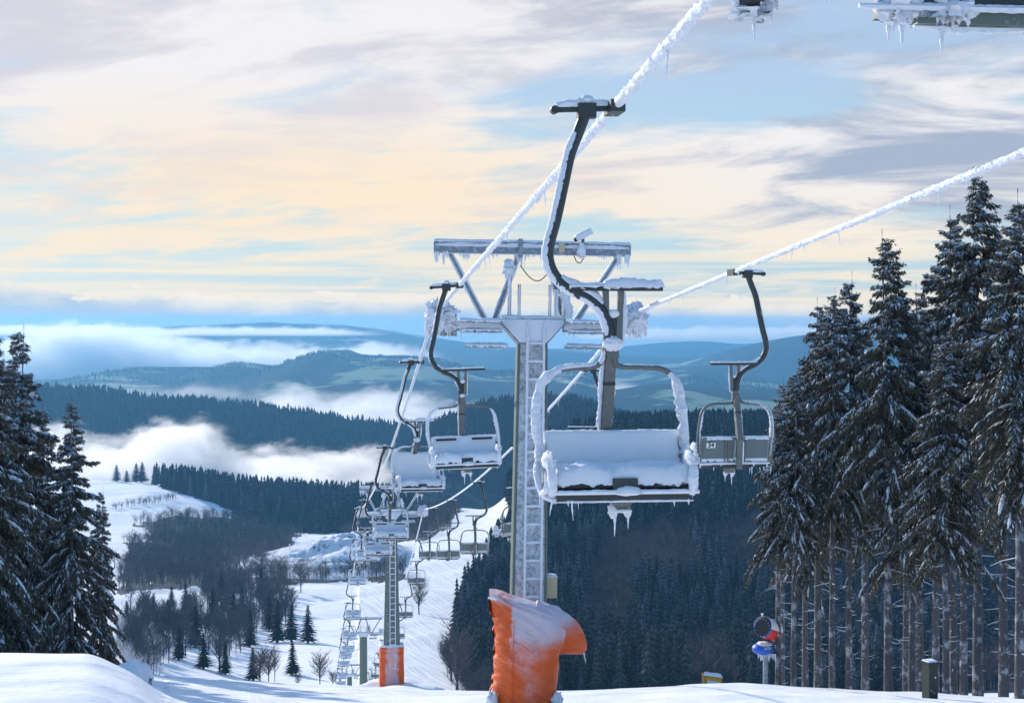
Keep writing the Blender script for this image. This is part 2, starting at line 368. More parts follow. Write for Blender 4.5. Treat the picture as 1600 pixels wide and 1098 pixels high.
    def build(s, name, parent=None, smooth=True, loc=None):
        me = bpy.data.meshes.new(name); me.from_pydata(s.v, [], s.f)
        for m in s.mats: me.materials.append(m)
        me.polygons.foreach_set('material_index', s.mi)
        if smooth: me.polygons.foreach_set('use_smooth', [True] * len(me.polygons))
        me.update()
        if smooth:
            try: me.set_sharp_from_angle(angle=R(40))
            except Exception: pass
        o = bpy.data.objects.new(name, me); COL.objects.link(o)
        if parent: o.parent = parent
        if loc is not None: o.location = loc
        return o
def resample(path, step):
    path = [Vector(p) for p in path]; out = [path[0]]
    for a, b in zip(path, path[1:]):
        n = max(1, int(round((b - a).length / step)))
        for i in range(1, n + 1): out.append(a.lerp(b, i / n))
    return out
def spline(pts, n=8):
    """Catmull-Rom through the points"""
    p = [Vector(q) for q in pts]; p = [p[0] * 2 - p[1]] + p + [p[-1] * 2 - p[-2]]; out = []
    for i in range(1, len(p) - 2):
        for k in range(n):
            t = k / n; a, b, c, d = p[i - 1], p[i], p[i + 1], p[i + 2]
            out.append(0.5 * ((2 * b) + (c - a) * t + (2 * a - 5 * b + 4 * c - d) * t * t + (3 * b - a - 3 * c + d) * t ** 3))
    out.append(p[-2]); return out
def np_mesh(name, V, Fq, mats, mi=None, smooth=False, attrs=None, parent=None, link=True):
    """V (n,3), Fq (m,3|4) numpy arrays -> mesh object"""
    me = bpy.data.meshes.new(name); V = np.asarray(V, np.float32); Fq = np.asarray(Fq, np.int32)
    k = Fq.shape[1]; me.vertices.add(len(V)); me.vertices.foreach_set('co', V.ravel())
    me.loops.add(Fq.size); me.loops.foreach_set('vertex_index', Fq.ravel())
    me.polygons.add(len(Fq)); me.polygons.foreach_set('loop_start', np.arange(0, Fq.size, k, dtype=np.int32))
    try: me.polygons.foreach_set('loop_total', np.full(len(Fq), k, np.int32))
    except Exception: pass
    for m in mats: me.materials.append(m)
    if mi is not None: me.polygons.foreach_set('material_index', np.asarray(mi, np.int32))
    me.polygons.foreach_set('use_smooth', np.full(len(Fq), smooth, bool))
    for an, av in (attrs or {}).items():
        a = me.attributes.new(an, 'FLOAT', 'POINT'); a.data.foreach_set('value', np.asarray(av, np.float32))
    me.update(calc_edges=True)
    if not link: return me
    o = bpy.data.objects.new(name, me); COL.objects.link(o)
    if parent: o.parent = parent
    return o
def thing(name, label, cat, loc=(0, 0, 0), rz=0.0, group=None):
    o = bpy.data.objects.new(name, None); COL.objects.link(o); o.location = loc; o.rotation_euler = (0, 0, rz)
    o.empty_display_size = 0.3
    return tag(o, label, cat, group)
def tag(o, label, cat, group=None, kind=None):
    if label: o['label'] = label
    if cat: o['category'] = cat
    if group: o['group'] = group
    if kind: o['kind'] = kind
    return o
def copy_tree(o, parent=None):
    c = o.copy(); COL.objects.link(c); c.parent = parent
    if parent: c.matrix_parent_inverse = o.matrix_parent_inverse.copy()
    for ch in KIDS.get(o.name, []): copy_tree_into(ch, c)
    return c
def copy_tree_into(o, p):
    c = o.copy(); COL.objects.link(c); c.parent = p
    for ch in list(o.children): copy_tree_into(ch, c)
    return c
def dup(o):
    c = o.copy(); COL.objects.link(c)
    for ch in list(o.children): copy_tree_into(ch, c)
    return c

# ------------------------------------------------------------------ terrain
def pchip(xk, yk, x):
    xk = np.asarray(xk, float); yk = np.asarray(yk, float); h = np.diff(xk); dl = np.diff(yk, axis=0) / (h[:, None] if yk.ndim > 1 else h)
    if yk.ndim == 1: yk = yk[:, None]; dl = dl[:, None]; sq = True
    else: sq = False
    m = np.zeros_like(yk); a = dl[:-1]; b = dl[1:]; ok = (a * b) > 0
    w1 = (2 * h[1:] + h[:-1])[:, None]; w2 = (h[1:] + 2 * h[:-1])[:, None]
    with np.errstate(divide='ignore', invalid='ignore'):
        mm = (w1 + w2) / (w1 / a + w2 / b)
    m[1:-1] = np.where(ok, mm, 0); m[0] = dl[0]; m[-1] = dl[-1]
    x = np.clip(x, xk[0], xk[-1]); i = np.clip(np.searchsorted(xk, x, side='right') - 1, 0, len(xk) - 2)
    t = ((x - xk[i]) / h[i])[:, None]; H = h[i][:, None]
    r = (1 + 2 * t) * (1 - t) ** 2 * yk[i] + t * (1 - t) ** 2 * H * m[i] + t * t * (3 - 2 * t) * yk[i + 1] + t * t * (t - 1) * H * m[i + 1]
    return r[:, 0] if sq else r
TC = [-900, -300, 0, 130, 200, 290, 420, 560, 620, 700, 760, 870, 1000, 1160, 1250, 1400, 1600, 2300]
# image height (photo pixels) of the ground at each distance, per column
TR = {
 8:   [1400] * 18,
 20:  [1190, 1190, 1160, 1170, 1185, 1186, 1186, 1186, 1186, 1186, 1186, 1186, 1186, 1186, 1186, 1186, 1186, 1180],
 29:  [1030, 1026, 1024, 1026, 1052, 1108, 1120, 1122, 1122, 1122, 1122, 1122, 1122, 1120, 1120, 1120, 1125, 1125],
 34:  [1020, 1022, 1032, 1036, 1062, 1085, 1098, 1100, 1101, 1102, 1102, 1100, 1098, 1096, 1098, 1102, 1106, 1106],
 44:  [1010, 1020, 1040, 1048, 1052, 1057, 1066, 1074, 1077, 1080, 1081, 1080, 1075, 1069, 1073, 1082, 1090, 1090],
 62:  [1000, 1015, 1045, 1056, 1062, 1070, 1078, 1082, 1081, 1088, 1096, 1096, 1090, 1082, 1084, 1090, 1094, 1094],
 90:  [1010, 1030, 1055, 1066, 1072, 1080, 1086, 1084, 1076, 1088, 1110, 1120, 1115, 1100, 1100, 1100, 1100, 1100],
 103: [1015, 1035, 1058, 1070, 1076, 1084, 1089, 1082, 1070, 1087, 1115, 1130, 1125, 1108, 1105, 1102, 1100, 1100],
 130: [1020, 1040, 1065, 1076, 1082, 1090, 1094, 1086, 1082, 1094, 1125, 1145, 1140, 1120, 1110, 1105, 1100, 1100],
 180: [1025, 1045, 1070, 1085, 1092, 1098, 1100, 1096, 1098, 1108, 1140, 1160, 1155, 1130, 1120, 1110, 1100, 1100],
 280: [1020, 1040, 1070, 1082, 1090, 1096, 1102, 1100, 1100, 1108, 1130, 1150, 1145, 1125, 1115, 1105, 1095, 1095],
 400: [990, 1010, 1045, 1055, 1062, 1075, 1088, 1086, 1085, 1088, 1100, 1108, 1105, 1095, 1092, 1090, 1085, 1085],
 500: [950, 965, 990, 1000, 1010, 1025, 1042, 1042, 1042, 1046, 1058, 1062, 1064, 1066, 1068, 1070, 1065, 1065],
 650: [915, 925, 940, 948, 955, 970, 988, 988, 984, 984, 992, 988, 992, 1000, 1005, 1008, 1000, 1000],
 850: [880, 885, 892, 898, 903, 912, 924, 925, 922, 918, 912, 880, 878, 888, 895, 900, 890, 890],
 1000:[862, 866, 872, 876, 880, 884, 892, 892, 886, 874, 864, 806, 800, 808, 815, 820, 810, 810],
 1150:[845, 848, 852, 855, 858, 862, 868, 866, 856, 838, 822, 758, 748, 752, 758, 762, 752, 752],
 1300:[822, 824, 826, 826, 828, 836, 846, 840, 828, 812, 800, 702, 684, 682, 682, 684, 680, 680],
 1450:[790, 788, 786, 782, 784, 798, 826, 820, 806, 798, 796, 700, 680, 676, 674, 675, 672, 672],
 1600:[765, 762, 757, 755, 756, 764, 792, 798, 790, 794, 800, 712, 690, 684, 682, 682, 682, 682],
 1750:[760, 758, 756, 754, 756, 760, 776, 784, 788, 800, 810, 730, 710, 700, 698, 698, 698, 698],
 2100:[780, 780, 780, 782, 784, 788, 800, 805, 812, 820, 824, 790, 780, 770, 765, 765, 765, 765],
 2600:[812] * 18,
}
TD = sorted(TR); TZ = np.array([[-(y - HY) / F * d for y in TR[d]] for d in TD])
TZ = np.vstack([np.full((1, 18), -1.65), TZ, np.full((1, 18), -345.0), np.full((1, 18), -345.0)]); TDk = np.log(np.array([0] + TD + [5000, 90000]) + 12.0)
def Hn(x, d):
    """ground height for arrays x (right), d (forward)"""
    x = np.atleast_1d(np.asarray(x, float)); d = np.atleast_1d(np.asarray(d, float))
    px = np.clip(CX + F * x / np.maximum(d, 4.0), TC[0], TC[-1])
    rows = pchip(TDk, TZ, np.log(np.maximum(d, 0) + 12.0))                  # (n, 18)
    tc = np.asarray(TC, float); i = np.clip(np.searchsorted(tc, px, side='right') - 1, 0, len(tc) - 2)
    h = np.diff(tc); m = np.zeros_like(rows); dl = np.diff(rows, axis=1) / h
    a = dl[:, :-1]; b = dl[:, 1:]
    with np.errstate(divide='ignore', invalid='ignore'):
        mm = np.where(a * b > 0, 2 * a * b / (a + b), 0)
    m[:, 1:-1] = mm; r = np.arange(len(px)); t = (px - tc[i]) / h[i]; Hh = h[i]
    return (1 + 2 * t) * (1 - t) ** 2 * rows[r, i] + t * (1 - t) ** 2 * Hh * m[r, i] + t * t * (3 - 2 * t) * rows[r, i + 1] + t * t * (t - 1) * Hh * m[r, i + 1] - np.where(d < 0, 0, 0)
def vnoise(x, y, seed=0):
    """smooth value noise on arrays"""
    xi = np.floor(x).astype(np.int64); yi = np.floor(y).astype(np.int64); fx = x - xi; fy = y - yi
    fx = fx * fx * (3 - 2 * fx); fy = fy * fy * (3 - 2 * fy)
    def h(a, b):
        n = (a * 374761393 + b * 668265263 + seed * 974634777) & 0xffffffff
        n = ((n ^ (n >> 13)) * 1274126177) & 0xffffffff
        return ((n ^ (n >> 16)) & 0xffff) / 65535.0
    return (h(xi, yi) * (1 - fx) + h(xi + 1, yi) * fx) * (1 - fy) + (h(xi, yi + 1) * (1 - fx) + h(xi + 1, yi + 1) * fx) * fy
def fbm(x, y, o=4, seed=0):
    s = 0; a = 1; t = 0
    for k in range(o): s = s + a * (vnoise(x * 2 ** k, y * 2 ** k, seed + k) - 0.5); t += a; a *= 0.5
    return s / t
def ground_z(x, d):
    x = np.atleast_1d(np.asarray(x, float)); d = np.atleast_1d(np.asarray(d, float))
    z = Hn(x, d)
    z = z + fbm(x / 3.0, d / 3.0, 4, 5) * 0.16 * np.clip((d - 15) / 20, 0, 1) * np.clip(1.5 - d / 400, 0.3, 1)
    z = z + fbm(x / 45.0, d / 45.0, 4, 11) * 5.0 * np.clip((d - 330) / 300, 0, 1)
    z = z + fbm(x / 900.0, d / 900.0, 4, 21) * 90.0 * np.clip((d - 2800) / 4000, 0, 1)
    return z
def gz(x, d): return float(ground_z([x], [d])[0])
# region masks in the photograph's projection of the ground, used to say where woods grow
def proj(x, d, z): return CX + F * x / d, HY - F * z / d
def warp(px, y, a=26.0, b=9.0, s_=38.0):
    return px + a * 2 * fbm(px / s_, y / (s_ * 0.5), 4, 51), y + b * 2 * fbm(px / s_ + 7, y / (s_ * 0.5), 4, 61)
def right_wood(px, y, d):
    px = px + 10 * 2 * fbm(px / 30.0, y / 20.0, 3, 71)
    xl = np.interp(y, [640, 760, 800, 840, 880, 940, 1000, 1100], [780, 790, 803, 790, 762, 724, 706, 735])
    return (px > xl) & (d > 430) & (d < 1700) & (y < 1140)
def left_wood(px, y, d):      # dark wood behind the snowy hill
    px, y = warp(px, y, 8, 3); yl = np.interp(px, [230, 262, 300, 345, 372, 420, 470, 520, 560, 640], [752, 765, 775, 790, 806, 822, 832, 838, 842, 800])
    yu = np.interp(px, [230, 300, 400, 500, 600], [740, 748, 762, 775, 780])
    a = (px > 238) & (px < 640) & (y < yl) & (fbm(px / 12.0, d / 60.0, 2, 77) > np.interp(px, [238, 300], [0.06, -0.4])) & (d > 1380) & (d < 1800)
    return a
def brown_wood(px, y, d):
    px, y = warp(px, y, 34, 13); a = (px > 195) & (px < 455) & (y > 845) & (y < 922) & (fb(px, y) > -0.17)
    b = (px > 230) & (px < 470) & (y > 808) & (y < 850) & (y > np.interp(px, [190, 370, 470], [812, 806, 822]))
    c = (px > 440) & (px < 625) & (y > 884) & (y < 912)
    e = (px > 545) & (px < 770) & (y > 790) & (y < 850) & (px < np.interp(y, [790, 830, 870], [735, 700, 640]))
    f = (px > 120) & (px < 225) & (y > 868) & (y < 900) & (fb(px, y) > 0.1)
    return (a | b | c | e | f) & (d > 700) & (d < 1500)
def fb(px, y): return fbm(px / 40.0, y / 22.0, 3, 3)
def near_wood(px, y, d):
    px, y = warp(px, y, 34, 22, 60.0); a = (px > 200) & (px < 450) & (y > 955) & (y < 1075) & (fb(px, y * 0.7) > -0.10) & (px < np.interp(y, [950, 1000, 1040, 1080], [410, 395, 420, 450]))
    b = (px > 300) & (px < 450) & (y > 925) & (y < 1000)
    c = (px > 700) & (px < 760) & (y > 1035) & (y < 1120)
    return (a | b | c) & (d > 380) & (d < 820)

rows = np.concatenate([np.arange(-30, 18, 3.0), np.arange(18, 50, 0.35), np.geomspace(50, 130, 70)[0:], np.geomspace(132, 2600, 330), np.geomspace(2700, 16800, 60)])
cols = np.concatenate([np.linspace(-1.6, -0.42, 30), np.linspace(-0.41, 0.41, 400), np.linspace(0.42, 1.6, 30)])
D_, V_ = np.meshgrid(rows, cols, indexing='ij'); X_ = V_ * (np.abs(D_) * 1.0 + 14.0)
Z_ = ground_z(X_.ravel(), D_.ravel()).reshape(D_.shape)
Z_ = np.where(D_ < 0, -1.65 + (-D_) * 0.01, Z_)
px_, y_ = proj(X_, np.maximum(D_, 5), Z_)
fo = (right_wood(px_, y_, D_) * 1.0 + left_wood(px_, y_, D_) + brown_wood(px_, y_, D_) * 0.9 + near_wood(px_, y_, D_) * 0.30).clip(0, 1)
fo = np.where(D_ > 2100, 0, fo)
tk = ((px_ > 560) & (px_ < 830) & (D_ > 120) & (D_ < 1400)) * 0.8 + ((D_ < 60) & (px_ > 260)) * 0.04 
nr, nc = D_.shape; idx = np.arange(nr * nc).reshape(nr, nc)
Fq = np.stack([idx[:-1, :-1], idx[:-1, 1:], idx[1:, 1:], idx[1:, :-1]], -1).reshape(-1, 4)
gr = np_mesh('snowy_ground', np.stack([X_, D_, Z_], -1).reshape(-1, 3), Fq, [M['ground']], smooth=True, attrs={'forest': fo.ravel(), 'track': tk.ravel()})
tag(gr, None, None, kind='structure')

# distant ranges: closed-backed height fields standing on the valley floor
def ridge(name, prof, d0, depth, base_z, m, n=240, rough=10.0, fr=300.0, seed=1, drows=28, ext=1.3):
    xs = [p[0] for p in prof]; ys = [p[1] for p in prof]
    px = np.linspace(xs[0], xs[-1], n); yc = pchip(xs, ys, px)
    t = np.linspace(-1, 1, drows); T, PX = np.meshgrid(t, px, indexing='ij'); YC = np.broadcast_to(yc, T.shape)
    DD = d0 + T * depth; XX = (PX - CX) / F * d0 * (1 + 0 * T)
    crest = -(YC - HY) / F * d0
    w = np.cos(T * math.pi / 2) ** 1.15
    ZZ = base_z + (crest - base_z) * w + fbm(XX / fr, DD / fr, 5, seed) * rough * (0.35 + np.abs(T))
    idx = np.arange(T.size).reshape(T.shape)
    Fq = np.stack([idx[:-1, :-1], idx[:-1, 1:], idx[1:, 1:], idx[1:, :-1]], -1).reshape(-1, 4)
    o = np_mesh(name, np.stack([XX, DD, ZZ], -1).reshape(-1, 3), Fq, [m], smooth=True)
    tag(o, None, None, kind='structure'); return o, (px, crest[0], XX[0])
RID1 = [(-700, 600), (-200, 606), (60, 612), (150, 614), (240, 626), (300, 629), (400, 637), (500, 650), (600, 668), (680, 676), (760, 690), (900, 720), (1200, 735), (2000, 720)]
r1, _ = ridge('forested_ridge', RID1, 3100, 1000, -360, M['hill_dark'], rough=70, fr=420, seed=3)
RID1B = [(560, 760), (640, 700), (700, 660), (760, 640), (800, 634), (850, 630), (900, 632), (940, 644), (980, 662), (1010, 678), (1080, 692), (1150, 672), (1200, 664), (1300, 668), (1500, 690), (1900, 700)]
r1b, _ = ridge('forested_ridge', RID1B, 2500, 620, -330, M['hill_dark'], rough=45, fr=300, seed=9)
RID1C = [(200, 660), (260, 640), (340, 624), (420, 612), (480, 606), (560, 599), (620, 606), (700, 601), (790, 613), (860, 604), (900, 598), (950, 611), (1040, 601), (1100, 607), (1200, 612), (1300, 604), (1600, 610), (2000, 640)]
r1c, _ = ridge('wooded_hills', RID1C, 5500, 1100, -345, M['hill_mid'], rough=80, fr=900, seed=15, n=300)
RID2 = [(-900, 600), (0, 604), (150, 592), (200, 577), (240, 578), (330, 580), (370, 571), (420, 577), (470, 560), (520, 548), (545, 556), (600, 558), (680, 566), (780, 588), (860, 585), (900, 583), (940, 596), (1010, 604), (1090, 590), (1170, 596), (1260, 606), (1600, 600), (2500, 610)]
r2, _ = ridge('wooded_hills', RID2, 7200, 2300, -345, M['hill_mid'], rough=230, fr=1300, seed=5, n=420)
RID3 = [(-900, 520), (0, 514), (40, 519), (110, 527), (180, 530), (270, 514), (340, 510), (420, 507), (470, 511), (520, 512), (600, 520), (680, 530), (760, 540), (900, 548), (1040, 556), (1200, 560), (2500, 560)]
r3, _ = ridge('far_mountains', RID3, 12300, 2300, -345, M['hill_far'], rough=320, fr=2200, seed=6, n=360)
RID3B = [(900, 640), (1000, 612), (1060, 584), (1110, 562), (1160, 545), (1210, 533), (1260, 524), (1320, 518), (1500, 520), (1800, 530), (2500, 540)]
r3b, _ = ridge('far_mountains', RID3B, 9600, 2000, -345, M['hill_far'], rough=110, fr=2200, seed=7, n=240)
RID4 = [(-900, 530), (300, 528), (600, 535), (820, 545), (960, 541), (1040, 533), (1100, 530), (1160, 534), (1220, 528), (1600, 524), (2500, 530)]
r4, _ = ridge('far_mountains', RID4, 15300, 1700, -345, M['hill_far'], rough=200, fr=5000, seed=8, n=240)

# quarry: a rugged snowy spoil heap on the valley side
def quarry():
    px = np.linspace(330, 650, 150); d = np.linspace(930, 1200, 90)
    Dd, PX = np.meshgrid(d, px, indexing='ij'); XX = (PX - CX) / F * 1050 * (0.5 + 0.5 * Dd / 1050)
    prof = np.interp(PX, [330, 370, 430, 460, 500, 545, 580, 620, 650], [0, 4, 8, 13, 18, 22, 20, 10, 0])
    tt = (Dd - 930) / 270; w = np.clip(np.sin(np.clip(tt * 1.15, 0, 1) * math.pi) ** 0.8, 0, 1)
    rid = 1 - 2.4 * np.abs(fbm(XX / 60 + Dd / 90, Dd / 26 - XX / 90, 5, 4)); r2_ = fbm(XX / 30 + Dd / 20, Dd / 7, 4, 14)
    Z = ground_z(XX.ravel(), Dd.ravel()).reshape(Dd.shape) - 1.5 + w * prof * (0.30 + 0.85 * rid) + r2_ * 7 * np.minimum(1, prof / 8) * w
    idx = np.arange(Dd.size).reshape(Dd.shape); Fq = np.stack([idx[:-1, :-1], idx[:-1, 1:], idx[1:, 1:], idx[1:, :-1]], -1).reshape(-1, 4)
    tag(np_mesh('quarry_slope', np.stack([XX, Dd, Z], -1).reshape(-1, 3), Fq, [M['rock']], smooth=True), None, None, kind='structure')
quarry()

# ------------------------------------------------------------------ lift line geometry
LA = -0.1226; BL = 2.404; BR = 6.70; BC = (BL + BR) / 2          # x = LA*d + B
RZ = math.atan(-LA)                                              # rotation of things square to the line
SUP = [(33.5, 0.12), (103, -12.7), (176, -35.6), (270, -62.0), (400, -96.0)]
def cz(d):
    if d <= 33.5: return 2.75 - 0.0785 * d
    for (a, za), (b, zb), s in zip(SUP, SUP[1:], (0.9, 1.5, 1.6, 2.0)):
        if d <= b: t = (d - a) / (b - a); return za + (zb - za) * t - 4 * s * t * (1 - t)
    return SUP[-1][1]
def lp(B, d, dz=0.0): return Vector((LA * d + B, d, cz(d) + dz))
# ---- the two iced cables
def cable(B, label, seed):
    b = MB(); ds = list(np.arange(0.0, 18, 0.03)) + list(np.arange(18, 40, 0.07)) + list(np.arange(40, 110, 0.35)) + list(np.arange(110, 400, 1.2))
    pts = [lp(B, d) for d in ds]
    def rf(i, p, nd, ri, th):
        d = p.y; k = 0.5 + 0.5 * nd.z
        tw = 0.5 + 0.5 * math.sin(th * 2 + d * 30 + seed)
        hf = mn.noise(Vector((p.x * 20 + nd.x * 2, d * 34, p.z * 20 + nd.z * 2 + seed))) if d < 40 else 0
        lf = mn.noise(Vector((seed, d * 1.3, 0)))
        return 0.028 + 0.017 * k + 0.006 * tw + 0.024 * hf + 0.006 * lf
    b.tube(pts, 0.03, M['rime'], 10, True, rf)
    random.seed(seed)
    d = 8.0
    while d < 60:
        L = random.choice((0.05, 0.08, 0.12, 0.2)) * random.uniform(0.6, 1.2)
        b.icicle(lp(B, d, -0.035), L, 0.009, lean=(random.uniform(-0.1, 0.2), 0)); d += random.expovariate(1 / (0.55 if 28 < d < 60 else 1.1))
    return tag(b.build('haul_cable'), label, 'cable')
cable(BL, 'thick rime-coated steel cable on the left, climbing past the nearest chair to the top edge', 3)
cable(BR, 'rime-coated steel cable on the right, running over the spruce tops to the right edge', 8)

# ------------------------------------------------------------------ chair
def make_chair(heavy=1):
    global RK; RK = 1.0 if heavy else 0.7; detail = heavy
    root = thing('lift_chair', '', 'ski lift chair', group='double chairs hanging from the lift cables')
    fine = 0.018 if detail else 0.05; sg = 12 if detail else 7
    # grip on the cable
    b = MB(); b.bar((-0.47, 0, -0.02), (0.03, 0, 0.0), 0.05, 0.05, M['dark_steel']); b.box((0.0, 0, 0.0), (0.12, 0.34, 0.10), M['dark_steel']); b.tube([(-0.50, -0.03, -0.025), (-0.50, 0.05, -0.025)], 0.035, M['dark_steel'], 8)
    b.box((-0.235, 0, -0.03), (0.15, 0.11, 0.12), M['dark_steel'])
    gp = b.build('grip', root)
    b = MB(); b.rime([(-0.49, 0, 0.005), (-0.22, 0, 0.015), (0.0, 0, 0.03)], 0.026, M['rime'], 0.035, (0, 0, 1), fine, sg); b.blob((-0.23, 0, 0.06), (0.055, 0.06, 0.04), M['rime'])
    b.build('rime_coat', gp)
    # curved hanger
    hp = spline([(-0.235, 0, -0.03), (-0.30, 0, -0.20), (-0.37, 0, -0.38), (-0.42, 0, -0.60), (-0.49, 0, -0.92), (-0.548, 0, -1.14), (-0.55, 0, -1.27), (-0.49, 0, -1.40), (-0.37, 0, -1.50), (-0.22, 0, -1.57), (-0.11, 0, -1.67), (-0.05, 0, -1.82), (-0.035, 0, -1.95)], 5)
    b = MB(); b.tube(hp, 0.048, M['dark_steel'], 12); hg = b.build('hanger', root)
    b = MB(); b.rime(hp[4:], 0.043, M['rime'], 0.014, (-1, -0.1, 0.05), fine, sg, 40, 8)
    b.rime([p + Vector((0.015, 0, 0.02)) for p in hp[36:50]], 0.036, M['rime'], 0.03, (0.5, 0, 1), fine, sg); b.build('rime_coat', hg)
    # cross bar
    b = MB(); b.box((0.01, 0, -1.49), (0.78, 0.09, 0.045), M['dark_steel']); cb = b.build('cross_bar', root)
    b = MB()
    if heavy: b.slab(-0.385, -0.04, -0.06, 0.06, -1.468, 0.028, M['snow'], 30, 6, seed=2, drop=0.03)
    b.slab(-0.10 if heavy else -0.385, 0.41 if heavy else 0.39, -0.07, 0.07, -1.468, 0.07 if heavy else 0.012, M['snow'], 36, 8, seed=4, drop=0.025 if heavy else 0.004); b.build('snow_cap', cb)
    # twin uprights and post
    b = MB(); 
    for x in (-0.075, 0.055): b.bar((x, 0, -1.47), (x * 0.8 - 0.008, 0, -1.93), 0.042, 0.05, M['steel'])
    b.box((-0.01, 0.0, -1.80), (0.12, 0.03, 0.2), M['dark_steel'])
    b.box((-0.02, 0, -2.0), (0.10, 0.09, 0.14), M['steel']); b.bar((-0.03, 0.02, -2.0), (-0.04, 0.19, -2.72), 0.09, 0.09, M['steel']); b.bar((-0.04, 0.19, -2.70), (-0.045, 0.15, -3.2), 0.09, 0.08, M['steel'])
    b.box((-0.035, 0.085, -2.28), (0.1, 0.1, 0.03), M['dark_steel'])
    ps = b.build('post', root, smooth=False)
    b = MB(); b.blob((-0.02, -0.02, -1.95), tuple(k_ * (1 if heavy else 0.6) for k_ in (0.085, 0.085, 0.065)), M['snow'], 16, 10, 0.3, 4, 1.0); b.blob((-0.01, -0.01, -1.70), (0.05, 0.03, 0.035), M['snow'])
    b.rime([(0.075, 0, -1.52), (0.06, 0, -1.95)], 0.012, M['rime'], 0.03, (1, -0.2, 0), fine, sg)
    b.rime([(-0.080, 0.02, -2.05), (-0.09, 0.19, -2.72)], 0.008, M['rime'], 0.035, (-1, -0.3, 0), fine, sg); b.rime([(0.005, 0.02, -2.05), (-0.005, 0.19, -2.72)], 0.004, M['rime'], 0.02, (1, -0.3, 0), fine, sg)
    b.build('rime_coat', ps)
    # bail frame
    fl = spline([(-0.075, 0.0, -1.98), (-0.10, 0, -2.08), (-0.17, 0, -2.135), (-0.36, 0.0, -2.15), (-0.50, 0.0, -2.18), (-0.60, 0.0, -2.27), (-0.64, 0.0, -2.40), (-0.65, 0.0, -2.6), (-0.615, 0.03, -2.82), (-0.60, 0.02, -3.0)], 5)
    fr = spline([(0.0, 0.0, -2.06), (0.02, 0, -2.12), (0.08, 0, -2.14), (0.34, 0.0, -2.15), (0.46, 0.0, -2.19), (0.545, 0.0, -2.29), (0.575, 0.0, -2.42), (0.60, 0.0, -2.6), (0.615, 0.03, -2.82), (0.60, 0.02, -3.0)], 5)
    b = MB(); b.tube(fl, 0.024, M['steel'], 10); b.tube(fr, 0.024, M['steel'], 10)
    for s in (-1, 0.93):
        lo = spline([(s * 0.60, 0.03, -2.78), (s * 0.645, 0.0, -2.93), (s * 0.65, -0.1, -3.07), (s * 0.62, -0.22, -3.17), (s * 0.56, -0.42, -3.20)], 5); b.tube(lo, 0.022, M['steel'], 8)
    bf = b.build('frame', root)
    b = MB(); b.rime(fl[6:26], 0.016, M['rime'], 0.028, (-0.3, -0.1, 0.9), fine, sg); b.rime(fl[18:], 0.022, M['rime'], 0.052, (-0.3, -0.9, 0.1), fine, sg + 2, 26, 7)
    b.rime(fr[20:], 0.018, M['rime'], 0.070, (-0.75, -0.7, 0.1), fine, sg + 2, 26, 7); b.rime(fr[6:20], 0.014, M['rime'], 0.016, (0, 0, 1), fine, sg)
    b.rime(fl[0:10], 0.018, M['rime'], 0.035, (-0.5, -0.5, -0.3), fine, sg)
    for s in (-1, 0.93):
        lo = spline([(s * 0.61, 0.01, -2.86), (s * 0.645, -0.02, -2.95), (s * 0.65, -0.12, -3.07), (s * 0.62, -0.24, -3.165), (s * 0.56, -0.44, -3.19)], 5); b.rime(lo, 0.018, M['rime'], 0.028, (s * 0.5, -0.6, 0.5), fine, sg)
    b.build('rime_coat', bf)
    # backrest: two panels with ribs, seen from behind; snow on its front
    th = R(12); T = Matrix.Translation((0, 0.06, -2.90)) @ Matrix.Rotation(R(90) - th, 4, 'X')    # local x across, y up the back, z toward the camera (front)
    b = MB()
    for s in (-1, 1): 
        c = T @ Vector((s * 0.285, 0, 0)); b.box(c, (0.53, 0.36, 0.03), M['panel'], T.to_3x3())
    for x in (-0.575, -0.17, -0.12, 0.12, 0.17, 0.575): b.box(T @ Vector((x, 0, -0.022)), (0.022, 0.40, 0.022), M['steel'], T.to_3x3())
    for y in (-0.20, 0.20): b.box(T @ Vector((0, y, -0.022)), (1.18, 0.028, 0.028), M['steel'], T.to_3x3())
    br = b.build('backrest', root, smooth=False)
    b = MB(); b.slab(-0.585, 0.575, -0.30, 0.235, 0.018, 0.055, M['snow'], 60, 24, T, 0.005, 0.5, seed=6)
    for x0, x1, sd_ in ((-0.56, -0.14, 1), (0.06, 0.5, 5)):
        T2 = Matrix.Translation((0, 0.10, -2.705)); b.slab(x0, x1, -0.04, 0.045, 0, 0.045, M['snow'], 30, 6, T2, 0.012, 0.4, 0.02, seed=sd_)
    b.rime([(-0.09, 0.235, -2.75), (-0.09, 0.20, -3.1)], 0.008, M['rime'], 0.03, (0, 1, 0), fine, sg)
    b.build('snow_cover', br)
    # seat
    b = MB()
    for s in (-1, 1): b.box((s * 0.29, -0.20, -3.155), (0.50, 0.46, 0.06), M['rubber'], Matrix.Rotation(R(-4), 3, 'X'))
    b.box((0.0, -0.425, -3.13), (0.2, 0.10, 0.085), M['dark_steel']); b.box((0, -0.2, -3.20), (1.12, 0.42, 0.02), M['dark_steel'])
    b.box((0, -0.43, -3.245), (1.10, 0.035, 0.05), M['dark_steel']); b.tube([(-0.6, -0.46, -3.205), (0.6, -0.46, -3.205)], 0.016, M['steel'], 8)
    b.box((0, 0.0, -3.245), (1.10, 0.035, 0.05), M['dark_steel']); b.box((0, 0.035, -3.19), (1.2, 0.03, 0.03), M['steel'])
    st = b.build('seat', root, smooth=False); st.location.z = 0.075
    if not heavy:
        b = MB()
        for x0 in (-0.33, 0.31): b.box(T @ Vector((x0, 0.165, 0.085)), (0.36, 0.035, 0.02), M['rubber'], T.to_3x3())
        b.build('headrest_edge', br, smooth=False)
